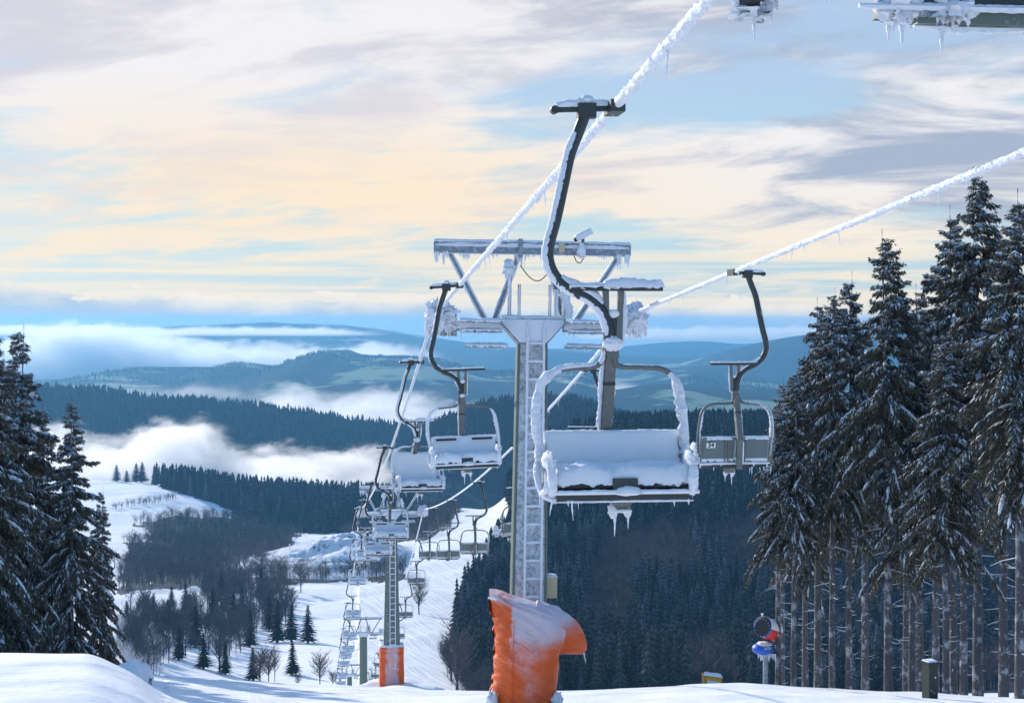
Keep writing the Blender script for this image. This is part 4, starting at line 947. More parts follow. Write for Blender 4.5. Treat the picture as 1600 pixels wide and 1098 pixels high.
# ------------------------------------------------------------------ nearest tower, mostly above the picture
def top_station():
    d = 7.0; x0 = LA * d + BC; o = thing('lift_tower', 'underside of an icy steel cross arm hanging into the top right corner', 'lift tower', (x0, d, gz(x0, d)), RZ, 'lift towers carrying the cables')
    zz = o.location.z; xo = (BR - BL) / 2; zl = 1.372 - zz
    b = MB(); b.tube([(0.9, 0, -0.5), (0.9, 0, zl)], 0.3, M['tower_side'], 20); b.build('pole', o)
    b = MB(); b.box((0.03, 0, zl + 0.055), (2 * xo - 0.1, 0.34, 0.16), M['dark_steel']); b.build('cross_arm', o, smooth=False)
    b = MB(); b.box((-1.70, -0.1, zl - 0.068), (0.56, 0.10, 0.055), M['tower_side']); b.box((-1.93, -0.1, zl - 0.04), (0.10, 0.16, 0.06), M['iced']); b.box((-1.40, -0.1, zl - 0.05), (0.08, 0.16, 0.14), M['iced']); ib = b.build('lower_beam', o, smooth=False)
    b = MB(); b.rime([(-1.98, -0.1, zl - 0.095), (-1.43, -0.1, zl - 0.095)], 0.010, M['rime'], 0.022, (0, -0.4, -1), 0.02, 10, 20, 4)
    for x, r in ((-2.12, .045), (-2.06, .06), (-2.0, .045), (-1.88, .05), (-1.83, .065), (-1.77, .05), (-1.42, .06)):
        b.blob((x, -0.14, zl - 0.03), (r, r, r * 1.1), M['rime'], 16, 12, 0.9, 5, x * 9)
    b.rime([(-2.25, -0.17, zl - 0.03), (-1.3, -0.17, zl - 0.03)], 0.01, M['rime'], 0.02, (0, -1, -0.3), 0.02, 8)
    for x, L in ((-2.10, 0.07), (-2.04, 0.10), (-1.86, 0.13), (-1.405, 0.24), (-1.44, 0.08)): b.icicle((x, -0.12, zl - 0.10), L, 0.013, M['rime'])
    b.build('rime_coat', ib)
    xw = -xo
    sb = MB(); sb.bar((xw + 0.12, -0.2, cz(7) - zz - 0.06), (xw + 0.12, 2.6, cz(9.6) - zz - 0.06), 0.05, 0.12, M['dark_steel']); sa = sb.build('sheave_assembly', o, smooth=False)
    for dy, ice_ in ((1.95, 1), (0.72, 1), (-0.3, 0), (-1.2, 0)):
        zc_ = cz(7 + dy) - zz - 0.17 - (0.12 if dy == 0.72 else 0); w = MB(); w.tube([(xw - 0.055, dy, zc_), (xw - 0.045, dy, zc_), (xw + 0.045, dy, zc_), (xw + 0.055, dy, zc_)], [0.14, 0.155, 0.155, 0.14], M['rubber'], 28); wo_ = w.build('wheel', sa)
        b = MB(); b.rime([(xw - 0.075, dy - 0.02, zc_ + 0.12), (xw - 0.075, dy - 0.05, zc_ - 0.02), (xw - 0.06, dy - 0.04, zc_ - 0.14)], 0.02, M['rime'], 0.035, (-0.6, -0.5, 0), 0.015, 10, 26, 8)
        b.blob((xw + 0.01, dy - 0.04, zc_ - 0.15), (0.10, 0.06, 0.05), M['rime'], 18, 12, 0.9, 5, dy); b.icicle((xw + 0.03, dy - 0.05, zc_ - 0.17), 0.16, 0.013, M['rime'])
        b.blob((xw + 0.12, dy - 0.04, zc_ - 0.05), (0.05, 0.05, 0.09), M['rime'], 14, 12, 0.9, 5, dy + 3); b.icicle((xw + 0.13, dy - 0.05, zc_ - 0.12), 0.12, 0.009, M['rime']); b.build('rime_coat', wo_)
top_station()

# ------------------------------------------------------------------ snow gun, yellow gun, utility box
def snow_gun():
    d = 52.0; s = d / F; x = (1196 - CX) * s; z0 = gz(x, d); o = thing('snow_cannon', 'red white and blue snow cannon on a post, left of the spruce trunks', 'snow cannon', (x, d, z0), 0.0)
    yz = lambda y: (HY - y) * s - z0; xx = lambda p: (p - CX) * s - x
    b = MB(); b.tube([(0, 0, -0.5), (0, 0, yz(1022))], 0.085, M['beam'], 12); b.tube([(0, 0, yz(1030)), (0, 0, yz(1018))], 0.16, M['beam'], 12); b.build('post', o)
    b = MB(); b.blob((xx(1192), 0, yz(1013)), (0.37, 0.35, 0.22), M['blue'], 24, 16, 0.05, 1); b.blob((xx(1196), -0.2, yz(1010)), (0.15, 0.16, 0.08), M['iced'], 16, 10, 0.3, 3); bs = b.build('base_housing', o)
    b = MB(); b.blob((xx(1194), -0.05, yz(1005)), (0.25, 0.25, 0.08), M['snow'], 16, 10, 0.4, 3); 
    for k in range(9): b.icicle((xx(1184 + k * 3.2), -0.2, yz(1019)), random.uniform(0.1, 0.32), 0.03, M['rime'])
    b.build('snow_cover', bs)
    A = Vector((xx(1189), -0.25, yz(978))); B = Vector((xx(1216), 0.42, yz(992))); ax = (B - A).normalized()
    b = MB(); b.tube([A, A + ax * 0.12], 0.30, M['blue'], 28, False); b.tube([A + ax * 0.02, A + ax * 0.3], 0.26, M['rubber'], 24, True); b.tube([A + ax * 0.12, A + ax * 0.78], [0.30, 0.33], M['red'], 28, True)
    for k in range(16):
        a_ = k * math.pi / 8; e1 = ax.orthogonal().normalized(); e2 = ax.cross(e1); b.box(A + ax * 0.0 + (e1 * math.cos(a_) + e2 * math.sin(a_)) * 0.28, (0.03, 0.03, 0.03), M['iced'])
    b.tube([A + ax * 0.40 + Vector((0, 0, -0.3)), A + ax * 0.44 + Vector((0, 0, -0.52))], 0.05, M['dark_steel'], 8)
    br_ = b.build('barrel', o)
    b = MB(); T = Matrix.Translation(A + ax * 0.46) @ ax.to_track_quat('X', 'Z').to_matrix().to_4x4(); vs = []; fs = []
    for i in range(9):
        for k in range(13):
            th = R(-88 + 176 * k / 12); rr = 0.345 + 0.05 * math.cos(th) + 0.012 * mn.noise(Vector((i, k, 0)) * 0.7); vs.append(T @ Vector((-0.46 + 0.80 * i / 8, -math.sin(th) * rr, math.cos(th) * rr)))
    for i in range(8):
        for k in range(12): fs.append((i * 13 + k, i * 13 + k + 1, (i + 1) * 13 + k + 1, (i + 1) * 13 + k))
    b.add(vs, fs, M['snow']); b.icicle(A + Vector((0, 0, 0.48)), 0.12, 0.05, M['snow']); b.build('snow_cap', br_)
    b = MB(); b.bar((0.05, 0.05, yz(1008)), (0.1, 0.1, yz(992)), 0.25, 0.2, M['dark_steel']); b.build('mount', o, smooth=False)
snow_gun()
def yellow_gun():
    d = 47.0; s = d / F; x = (1112 - CX) * s; z0 = gz(x, d); o = thing('small_snow_gun', 'small yellow and white snow gun half sunk behind the snow crest', 'snow gun', (x, d, z0), 0.0)
    yz = lambda y: (HY - y) * s - z0
    b = MB(); b.tube([(-0.24, 0, yz(1061)), (0.27, 0.05, yz(1065))], [0.17, 0.19], M['yellow'], 20); b.tube([(-0.28, -0.0, yz(1061)), (-0.24, 0, yz(1061))], 0.2, M['yellow'], 20); b.tube([(-0.285, 0, yz(1061)), (-0.283, 0, yz(1061))], 0.15, M['rubber'], 20); bb = b.build('barrel', o)
    b = MB(); b.box((0.02, -0.17, yz(1064)), (0.36, 0.04, 0.10), M['white'], Matrix.Rotation(R(8), 3, 'Y')); b.build('side_panel', bb, smooth=False)
    b = MB(); b.slab(-0.28, 0.28, -0.14, 0.14, yz(1054), 0.07, M['snow'], 20, 8, Matrix.Rotation(R(8), 4, 'Y'), 0.01, 0.6, 0.03); b.build('snow_cap', bb)
    b = MB(); b.tube([(0, 0, -0.4), (0, 0, yz(1068))], 0.07, M['steel'], 10); b.build('post', o)
yellow_gun()
def util_box():
    d = 38.5; s = d / F; x = (1453 - CX) * s; z0 = gz(x, d); o = thing('utility_box', 'dark green upright utility box in the snow before the spruce trunks', 'utility box', (x, d, z0), R(20))
    b = MB(); b.box((0, 0, 0.43), (0.26, 0.30, 0.9), M['boxgreen']); b.build('body', o, smooth=False)
    b = MB(); b.box((0, 0, 0.91), (0.32, 0.36, 0.05), M['boxgreen']); ld = b.build('lid', o, smooth=False)
    b = MB(); b.slab(-0.15, 0.14, -0.16, 0.16, 0.935, 0.035, M['snow'], 16, 10, None, 0.01); b.build('snow_cap', ld)
    b = MB(); b.box((0.05, -0.155, 0.55), (0.03, 0.02, 0.04), M['white']); b.build('latch', o, smooth=False)
    b = MB(); b.box((-0.02, -0.156, 0.2), (0.16, 0.01, 0.015), M['iced'], Matrix.Rotation(R(35), 3, 'Y')); b.build('ice_streak', o, smooth=False)
util_box()
# small snow block behind the mound, at the left
b = MB(); bd = 36.0; s_ = bd / F; b.slab(-0.42, 0.42, -0.5, 0.5, 0, 0.42, M['snow'], 30, 20, None, 0.03, 0.5, 0.3); ob = b.build('snow_block'); xb = (204 - CX) * s_; ob.location = (xb, bd, (HY - 1062) * s_); ob.rotation_euler = (0, R(-6), 0)
tag(ob, None, None, kind='structure')

# ------------------------------------------------------------------ near spruces
def spruce_parts(seed, H, cb, Rr, dens=1.0, dead=True):
    r = np.random.default_rng(seed)
    leafV, leafN, snowV = [], 0, []
    tr = MB(); n = 14; lean = r.uniform(-0.02, 0.02, 2)
    tp = [Vector((lean[0] * H * (i / n) ** 2, lean[1] * H * (i / n) ** 2, -0.6 + (H + 0.6) * i / n)) for i in range(n + 1)]; rt = (0.0095, 0.0125, 0.0105)[seed % 3] * H
    tr.tube(tp, [max(0.012, rt * (1.12 if i == 0 else 1) * (1 - 0.97 * (i / n)) ** 0.85) for i in range(n + 1)], M['bark'], 12)
    tr.icicle((tp[-1].x, tp[-1].y, H + 0.35), 0.4, 0.012, M['bark'])
    if dead:
        for _ in range(95):
            z = r.uniform(0.04, cb + 0.12) * H; a = r.uniform(0, 6.283); L = r.uniform(0.15, 1.0) * (0.4 + z / (H * 0.5)); dz = r.uniform(-.5, .1)
            p0 = Vector((0, 0, z)); p1 = p0 + Vector((math.cos(a) * L * .6, math.sin(a) * L * .6, dz * L * .4)); p2 = p0 + Vector((math.cos(a) * L, math.sin(a) * L, dz * L + 0.06)); tr.tube([p0, p1, p2], [0.016, 0.011, 0.005], M['bark'] if r.random() < .72 else M['rime'], 4)
    sn = MB()
    Q = []       # leaf quads (k,4,3)
    SQ = []
    z = H - 0.15
    while z > cb * H:
        t = (H - z) / (H * (1 - cb)); nb = int(r.integers(3, 7))
        prof = (t ** 0.78) * (1 - 0.28 * max(0, t - 0.72) / 0.28)
        big = r.uniform(0.55, 1.35)
        for k in range(nb):
            a = r.uniform(0, 6.283); L = (Rr * prof * big * r.uniform(0.5, 1.2) + 0.14)
            zz = z + r.uniform(-.12, .12); ca, sa_ = math.cos(a), math.sin(a)
            up = 0.35 - 0.45 * t; dr = 0.35 + 0.55 * t + r.uniform(-.1, .2)
            ns = max(4, int(L / 0.07 * dens)); s = (np.arange(ns) + 0.6) / ns; s = s[s > (0.10 if L > .8 else 0.0)]
            def cur(s): 
                rad = L * s * (1 - 0.12 * s * s); hz = L * (up * s - dr * s ** 2 + 0.22 * s ** 4); wob = 0.03 * L * np.sin(s * 6 + a * 3)
                return np.stack([ca * rad - sa_ * wob, sa_ * rad + ca * wob, zz + hz], -1)
            C0 = cur(s); C1 = cur(s + 0.02); tan = C1 - C0; tan /= np.linalg.norm(tan, axis=1)[:, None]
            side = np.array([-sa_, ca, 0.0])
            for m_ in range(3 if t < .25 else 5):
                for sg in (-1, 1, 0):
                    kk = len(s); f = np.sqrt(np.clip(1.08 - s, 0, 1)) * np.clip(0.35 + s * 3, 0, 1)
                    if sg: 
                        l = (0.08 + 0.24 * min(1, L) * f) * r.uniform(0.5, 1.3, kk); dv = tan * 0.75 + side * sg * r.uniform(0.3, 1.0, kk)[:, None] + np.array([0, 0, -1]) * r.uniform(0.15, 0.6 + 0.9 * t, kk)[:, None]
                    else:
                        l = (0.08 + 0.34 * min(1, L) * f * (0.3 + t)) * r.uniform(0.4, 1.3, kk); dv = tan * 0.45 + side * r.uniform(-.3, .3, kk)[:, None] + np.array([0, 0, -1]) * r.uniform(0.7, 1.2, kk)[:, None]
                    dv /= np.linalg.norm(dv, axis=1)[:, None]
                    b0 = C0 + r.normal(0, 0.03, (kk, 3)); b0 += side * (sg * r.uniform(0, 0.10, kk) * f)[:, None]; e = b0 + dv * l[:, None]; e[:, 2] -= 0.15 * l
                    rnd = r.normal(0, 1, (kk, 3)); wv = np.cross(dv, rnd); wv /= np.linalg.norm(wv, axis=1)[:, None] + 1e-6; w = r.uniform(0.014, 0.036, kk)[:, None] * (0.6 + 0.6 * min(1, L))
                    mid = b0 * 0.55 + e * 0.45
                    Q.append(np.stack([b0, mid + wv * w, e, mid - wv * w], 1))
                    if sg and m_ < 2:
                        pk = r.random(kk) < (0.80 - 0.45 * t)
                        bs, es = b0[pk] + [0, 0, .022], e[pk] + [0, 0, .022]; hv = np.cross(dv[pk], [0, 0, 1.0]); hv /= np.linalg.norm(hv, axis=1)[:, None] + 1e-6
                        ww = r.uniform(.010, .034, pk.sum())[:, None]; md = bs * .5 + es * .5 + [0, 0, .012]; SQ.append(np.stack([bs, md + hv * ww, es * .85 + bs * .15, md - hv * ww], 1))
            # snow resting along the branch, in broken lumps
            if r.random() < 0.85 - 0.35 * t and L > 0.2:
                s0 = r.uniform(0.05, 0.4)
                while s0 < 0.92:
                    s1 = min(1.0, s0 + r.uniform(0.12, 0.38)); ss = np.linspace(s0, s1, max(4, int((s1 - s0) * L / 0.06))); cc = cur(ss) + side * r.uniform(-.05, .05) * min(1, L); R0 = r.uniform(0.016, 0.058) * (0.5 + 0.6 * min(1, L)) * (1.8 if r.random() < 0.08 else 1)
                    rad = [R0 * max(0.15, math.sin(math.pi * min(1, 0.06 + 0.9 * i / (len(ss) - 1)))) ** .6 * r.uniform(.65, 1.3) for i in range(len(ss))]
                    sn.tube([Vector(c) + Vector((0, 0, 0.03)) for c in cc], rad, M['tree_snow'], 5); s0 = s1 + r.uniform(0.02, 0.2)
        z -= r.uniform(0.17, 0.30) * (0.75 + 0.35 * t) / 1.0
    Q = np.concatenate(Q); SQ = np.concatenate(SQ)
    cr = np_mesh('crown', Q.reshape(-1, 3), np.arange(len(Q) * 4).reshape(-1, 4), [M['needles']], link=False)
    # snow mesh: tubes + blades
    for q_ in SQ: sn.add([tuple(p) for p in q_], [(0, 1, 2, 3)], M['tree_snow'])
    so_ = sn.build('tmp'); sm = so_.data; bpy.data.objects.remove(so_); sm.name = 'snow'
    to = tr.build('tmp'); tm = to.data; bpy.data.objects.remove(to); tm.name = 'trunk'
    return tm, cr, sm
VAR = [spruce_parts(11, 16.0, 0.45, 2.45), spruce_parts(23, 16.0, 0.38, 2.8), spruce_parts(37, 16.0, 0.50, 2.3), spruce_parts(41, 12.0, 0.06, 2.7, dead=False), spruce_parts(59, 12.0, 0.04, 2.4, dead=False)]
VH = [16, 16, 16, 12, 12]
def spruce(px, ytop, d, var, rz, label, wide=1.0, name='spruce_tree', group='snowy spruces beside the lift'):
    x = (px - CX) / F * d; z0 = gz(x, d) - 0.1; top = (HY - ytop) / F * d; H = top - z0; k = H / VH[var]
    o = thing(name, label, 'spruce tree', (x, d, z0), rz, group); o.scale = (k * wide, k * wide, k)
    for nm, me_ in zip(('trunk', 'crown', 'snow'), VAR[var]):
        c = bpy.data.objects.new(nm, me_); COL.objects.link(c); c.parent = o
    return o
SPR = [
 (1222, 600, 80, 2, 0.3, 'thin far spruce peeking out left of the right hand spruce group', 0.8),
 (1216, 640, 52, 2, 1.3, 'low spruce whose drooping crown hangs over the snow cannon', 0.95),
 (1240, 585, 52, 0, 2.2, 'spruce forming the sloping left shoulder of the right group', 1.0),
 (1278, 478, 57, 2, 0.9, 'leftmost of the three close tops rising beside chair 34', 0.9),
 (1300, 462, 52, 0, 3.9, 'middle of the three close spruce tops beside chair 34', 0.85),
 (1326, 437, 56, 1, 5.2, 'tallest of the three close spruce tops, right of the other two', 0.85),
 (1388, 373, 50, 0, 0.2, 'tall separate pointed spruce in the middle of the right group', 1.0),
 (1437, 456, 64, 2, 1.9, 'small pointed spruce top between the two tallest on the right', 0.9),
 (1415, 540, 58, 1, 4.4, 'spruce hidden low between the tall pointed tree and its right neighbour', 0.9),
 (1490, 336, 53, 1, 2.7, 'slim spruce top just left of the tallest one', 0.85),
 (1528, 277, 49, 0, 5.0, 'tallest spruce, its tip almost touching the right cable', 1.05),
 (1594, 312, 42, 1, 3.3, 'big dark spruce cut by the right edge of the picture', 1.1),
 (1568, 420, 60, 2, 0.7, 'spruce behind, between the tallest one and the right edge', 1.0),
 (1352, 520, 66, 2, 2.1, 'spruce top low in the gap left of the tall pointed tree', 1.0),
 (1462, 470, 72, 0, 4.0, 'rear spruce crown behind the slim top left of the tallest', 1.0),
 (1660, 210, 44, 0, 1.2, 'spruce just outside the right edge with branches reaching in', 1.1),
 (1690, 330, 55, 2, 3.0, 'spruce beyond the right edge behind the big dark one', 1.1),
 (1258, 560, 70, 1, 0.9, 'spruce trunk third from the left in the right group, crown buried in others'), 
 (1425, 520, 50, 1, 5.6, 'spruce whose trunk stands left of the green utility box'), (1506, 430, 62, 0, 0.4, 'spruce trunk between the two tallest trunks on the right'), (1478, 520, 46, 1, 2.0, 'spruce trunk just right of the green utility box'),
 (-330, 480, 52, 3, 1.0, 'first spruce outside the left edge shading the snow mound'), (-470, 430, 48, 4, 2.0, 'second spruce outside the left edge shading the snow mound'), (-220, 520, 50, 3, 3.0, 'third spruce outside the left edge shading the snow mound'), (-640, 420, 50, 4, 4.0, 'fourth spruce outside the left edge shading the snow mound'), (-400, 500, 62, 3, 5.0, 'fifth spruce outside the left edge shading the snow mound'), (-800, 380, 46, 3, 0.2, 'sixth spruce outside the left edge shading the snow mound'),
 (28, 520, 52, 3, 0.5, 'tall snowy spruce with a leaning tip at the far left', 1.05),
 (-8, 528, 46, 4, 1.8, 'spruce cut by the left edge of the picture', 1.0),
 (-60, 420, 44, 3, 3.0, 'spruce beyond the left edge with branches reaching in', 1.1),
 (66, 640, 58, 4, 3.6, 'lower spruce filling the gap between the two tall ones on the left', 1.1),
 (112, 630, 51, 3, 4.4, 'evenly pointed spruce with open top, right of the leftmost tall one', 0.92),
 (158, 768, 60, 4, 5.5, 'short narrow spruce at the right end of the left group', 0.75),
]
for a in SPR: spruce(*a)

# ------------------------------------------------------------------ small trees for the slopes
def tier_tree(r, tiers, pts, H=1.0, W=0.17, snow=0.5):
    """jagged skirts of boughs; returns verts, tris, snow attribute"""
    V = [(0, 0, H)]; A = [0.3]; Fc = []
    V = []; A = []
    for k in range(tiers):
        t0 = k / tiers; zt = H * (1 - t0 * 0.93); t1 = (k + 1.35) / tiers; zb = H * (1 - min(1.05, t1) * 0.93); w = W * min(1.0, t1) ** 0.85 * r.uniform(.85, 1.12) + 0.012
        b0 = len(V); V.append((0, 0, zt)); A.append(0.75); off = r.uniform(0, 6.28)
        for i in range(pts * 2):
            a = off + math.pi * i / pts; rr = w * ((1.0 if i % 2 else 0.45) * r.uniform(.8, 1.15)); V.append((math.cos(a) * rr, math.sin(a) * rr, zb + (0.03 if i % 2 == 0 else 0.0) * H + r.uniform(-.012, .012))); A.append(r.uniform(0.0, 0.55) if i % 2 else 0.1)
        for i in range(pts * 2): Fc.append((b0, b0 + 1 + i, b0 + 1 + (i + 1) % (pts * 2)))
    b0 = len(V)
    for a in (0, 2.1, 4.2): V.append((math.cos(a) * .012, math.sin(a) * .012, -0.03)); A.append(0)
    V.append((0, 0, 0.3)); A.append(0); Fc += [(b0, b0 + 1, b0 + 3), (b0 + 1, b0 + 2, b0 + 3), (b0 + 2, b0, b0 + 3)]
    return np.array(V), np.array(Fc), np.array(A) * snow * 2
def bare_tree(r, n=70, H=1.0):
    V = []; Fc = []
    def tri(a, b, w):
        a = np.array(a); b = np.array(b); d = b - a; q_ = np.cross(d, r.normal(0, 1, 3)); q_ = q_ / (np.linalg.norm(q_) + 1e-9) * w; k = len(V); V.extend([a - q_, a + q_, b]); Fc.append((k, k + 1, k + 2))
    for _ in range(2): tri((0, 0, -0.03), (r.normal(0, .03), r.normal(0, .03), 0.85), 0.014)
    for _ in range(n // 5):
        z = r.uniform(0.22, 0.7); a = r.uniform(0, 6.283); L = r.uniform(.2, .42) * (1.1 - z * .6); p0 = np.array((0, 0, z)); p1 = p0 + np.array((math.cos(a) * L * .65, math.sin(a) * L * .65, L * r.uniform(.6, 1.1))); tri(p0, p1, 0.006)
        for _ in range(5):
            t = r.uniform(.3, 1); q0 = p0 + (p1 - p0) * t; a2 = a + r.normal(0, .9); l2 = r.uniform(.08, .2); tri(q0, q0 + np.array((math.cos(a2) * l2 * .6, math.sin(a2) * l2 * .6, l2 * r.uniform(.3, 1.1))), 0.0042)
    return np.array(V), np.array(Fc), np.zeros(len(V))
rt = np.random.default_rng(99)
CON = [tier_tree(rt, 10, 7, snow=0.62) for _ in range(6)]; CON_LO = [tier_tree(rt, 6, 5, snow=0.4) for _ in range(4)]; CON_XLO = [tier_tree(rt, 3, 4, W=0.19, snow=0.2) for _ in range(4)]
BARE = [bare_tree(rt, 90) for _ in range(6)]; BARE_HI = [bare_tree(rt, 220) for _ in range(4)]
def merge(name, protos, P_, Hh, Ws, m, kind='stuff'):
    Vs = []; Fs = []; As = []; k = 0; ch = rt.integers(0, len(protos), len(P_)); an = rt.uniform(0, 6.283, len(P_))
    for vi, (v, f, a) in enumerate(protos):
        sel = np.where(ch == vi)[0]
        if not len(sel): continue
        c, s = np.cos(an[sel]), np.sin(an[sel]); h = Hh[sel]; w = Ws[sel]
        x = (v[None, :, 0] * c[:, None] - v[None, :, 1] * s[:, None]) * (h * w)[:, None] + P_[sel, 0][:, None]
        y = (v[None, :, 0] * s[:, None] + v[None, :, 1] * c[:, None]) * (h * w)[:, None] + P_[sel, 1][:, None]
        z = v[None, :, 2] * h[:, None] + P_[sel, 2][:, None]
        Vs.append(np.stack([x, y, z], -1).reshape(-1, 3)); nv = len(v)
        Fs.append((f[None] + (np.arange(len(sel)) * nv)[:, None, None] + k).reshape(-1, 3)); k += nv * len(sel); As.append((a[None] * rt.uniform(0.5, 1.7, (len(sel), 1)) + rt.uniform(-.25, .25, (len(sel), 1))).ravel())
    o = np_mesh(name, np.concatenate(Vs), np.concatenate(Fs), [m], attrs={'snowy': np.concatenate(As)})
    if kind: o['kind'] = kind
    return o
def scatter(fn, n, d0, d1, p0, p1, seed, jit=True):
    r = np.random.default_rng(seed); d = np.sqrt(r.uniform(d0 ** 2, d1 ** 2, n)); px = r.uniform(p0, p1, n); x = (px - CX) / F * d
    z = ground_z(x, d); pp, yy = proj(x, d, z); k = fn(pp, yy, d); return np.stack([x[k], d[k], z[k]], -1), pp[k], yy[k]
# right hillside
Pt, pp, yy = scatter(right_wood, 30000, 440, 1600, 690, 1640, 1)
gapn = fbm(pp / 90.0, yy / 60.0, 3, 31); keep = gapn > -0.30
wp, wy = warp(pp, yy, 40, 30, 70.0); pp0, yy0 = pp, yy; pp, yy = wp, wy
bare_k = ((np.abs(pp - 1010) < 70) & (np.abs(yy - 880) < 45)) | ((np.abs(pp - 940) < 30) & (np.abs(yy - 960) < 60)) | ((np.abs(pp - 1120) < 40) & (yy > 1010)) | ((gapn < -0.17) & (gapn > -0.30))
pp, yy = pp0, yy0
con = keep & ~bare_k; Pc = Pt[con]; ppc = pp[con]; yc_ = yy[con]; Hc = (8 + 14 * rt.random(len(Pc)) ** 1.5) * np.interp(Pc[:, 1], [450, 1300], [0.95, 1.12]); Wc = rt.uniform(0.85, 1.3, len(Pc))
size = Hc / Pc[:, 1] * ((ppc > 700) & (ppc < 1230) & (yc_ - Hc / Pc[:, 1] * F < 1075)); order = np.argsort(-size); big_i = order[:300]; rest = np.ones(len(Pc), bool); rest[big_i] = False
CONM = [np_mesh('conifer', v, f, [M['needles_far']], attrs={'snowy': a}, link=False) for v, f, a in CON]
for j, i in enumerate(big_i):
    o = bpy.data.objects.new('conifer_tree', CONM[j % 6]); COL.objects.link(o); o.location = Pc[i]; o.rotation_euler = (0, 0, rt.uniform(0, 6.28)); o.scale = (Hc[i] * Wc[i], Hc[i] * Wc[i], Hc[i])
    tag(o, 'dark spruce in the nearer ranks of the dense wood right of the ski run', 'conifer tree', 'spruces of the dense wood on the right slope')
near = rest & (Pc[:, 1] < 900); o = merge('conifer_wood', CON, Pc[near], Hc[near], Wc[near], M['needles_far']); tag(o, 'dense dark conifer wood covering the slope right of the ski run', 'wood')
far = rest & (Pc[:, 1] >= 900); o = merge('conifer_wood', CON_LO, Pc[far], Hc[far], Wc[far], M['needles_far']); tag(o, 'upper part of the dark conifer wood running along the right skyline', 'wood')
Pb = Pt[bare_k & keep | ((gapn <= -0.25))]; Pb = Pb[rt.random(len(Pb)) < 0.8]; o = merge('bare_wood', BARE, Pb, rt.uniform(8, 14, len(Pb)), rt.uniform(1, 1.6, len(Pb)), M['twigs']); tag(o, 'grey leafless trees in patches within the dark conifer slope', 'wood')
# dark wood behind the snowy hill on the left
Pl, _, _ = scatter(left_wood, 9000, 1380, 1800, 215, 650, 2); o = merge('conifer_wood', CON_LO, Pl, 5 + 21 * rt.random(len(Pl)) ** 2.6, rt.uniform(.9, 1.25, len(Pl)), M['needles_far']); tag(o, 'dark conifer wood on the crest behind the snowy hill at the left', 'wood')
# brown thickets round the quarry
Pw, _, _ = scatter(brown_wood, 16000, 760, 1480, 110, 780, 3); Pw = Pw[:5200]; o = merge('bare_wood', BARE, Pw, rt.uniform(5, 13, len(Pw)), rt.uniform(.9, 1.5, len(Pw)), M['twigs']); tag(o, 'reddish brown leafless thicket around the snowy quarry', 'wood')
# nearer mixed wood, lower left
Pn, pn, yn = scatter(near_wood, 2600, 390, 800, 190, 770, 4); Pn = Pn[:430]; o = merge('bare_wood', BARE_HI, Pn, rt.uniform(7, 15, len(Pn)), rt.uniform(.8, 1.3, len(Pn)), M['dark_twigs']); tag(o, 'leafless dark wood in the hollow left of the lift line', 'wood')
# single conifers standing in it, and on the snowfield
CT = [(345, 940, 47, 700, 'dark spruce standing at the top of the leafless wood in the hollow'), (408, 935, 50, 640, 'tall narrow spruce between the leafless wood and the snowfield'), (433, 1003, 66, 585, 'leftmost of the three spruces in a row on the snowfield'), (455, 1002, 60, 580, 'middle one of the three spruces in a row on the snowfield'), (481, 1004, 60, 580, 'rightmost of the three spruces in a row on the snowfield'),
      (457, 1053, 54, 500, 'single spruce in front of the row of three on the snowfield'), (198, 985, 48, 560, 'small spruce beside the right edge of the left spruce group'), (207, 1042, 48, 470, 'small spruce just above the snow block'), (240, 962, 36, 620, 'spruce at the left end of the leafless wood'), (262, 985, 50, 560, 'bushy spruce in the left part of the leafless wood'),
      (332, 975, 58, 540, 'spruce in the centre of the leafless wood in the hollow'), (305, 1010, 66, 480, 'lower spruce in the leafless wood in the hollow'), (390, 1010, 60, 540, 'spruce in the right part of the leafless wood'), (395, 1062, 52, 450, 'spruce at the bottom right of the leafless wood'), (742, 1078, 50, 470, 'small spruce by the snowy gully right of the ski run'),
      (268, 948, 34, 640, 'small spruce at the upper edge of the leafless wood'), (290, 955, 44, 620, 'dark spruce near the upper edge of the leafless wood, left of centre'), (365, 990, 64, 560, 'broad spruce right of the middle of the leafless wood'), (318, 1045, 58, 460, 'spruce low in the hollow, nearly hidden by bare branches'), (352, 1052, 50, 455, 'spruce at the foot of the leafless wood above the crest'), (420, 985, 56, 590, 'spruce just left of the row of three on the snowfield'), (378, 955, 40, 640, 'short spruce behind the leafless wood, right of its tallest spruce'), (280, 1030, 54, 470, 'spruce at the lower left edge of the leafless wood'),
      (182, 752, 26, 1560, 'round spruce at the left end of the trees on the snowy hill'), (198, 756, 22, 1545, 'small spruce second from the left on the snowy hill'), (213, 753, 30, 1570, 'left spruce of the tight pair on the snowy hill'), (222, 753, 32, 1570, 'right spruce of the tight pair on the snowy hill')]
for px, y, hpx, d, lab in CT:
    x = (px - CX) / F * d; z = gz(x, d); dd = d
    # slide along the sight line until the ground is met at this height in the photo
    for dq in np.linspace(d * 0.72, d * 1.28, 90):
        xq = (px - CX) / F * dq; zq = gz(xq, dq)
        if abs((HY - F * zq / dq) - y) < abs((HY - F * z / dd) - y): x, z, dd = xq, zq, dq
    Hx = hpx / F * dd; o = thing('conifer_tree', lab, 'conifer tree', (x, dd, z), random.uniform(0, 6), 'single spruces in the valley'); ws = 2.3 if dd > 1200 else 1.6; o.scale = (Hx * ws, Hx * ws, Hx)
    v, f, a = tier_tree(rt, 15, 9, W=0.185, snow=0.2); np_mesh('crown', v[:-4], f[:-3], [M['needles_far']], attrs={'snowy': a[:-4]}, parent=o)
    b = MB(); b.tube([(0, 0, -0.05), (0, 0, 0.5)], [0.02, 0.01], M['bark'], 6); b.build('trunk', o)
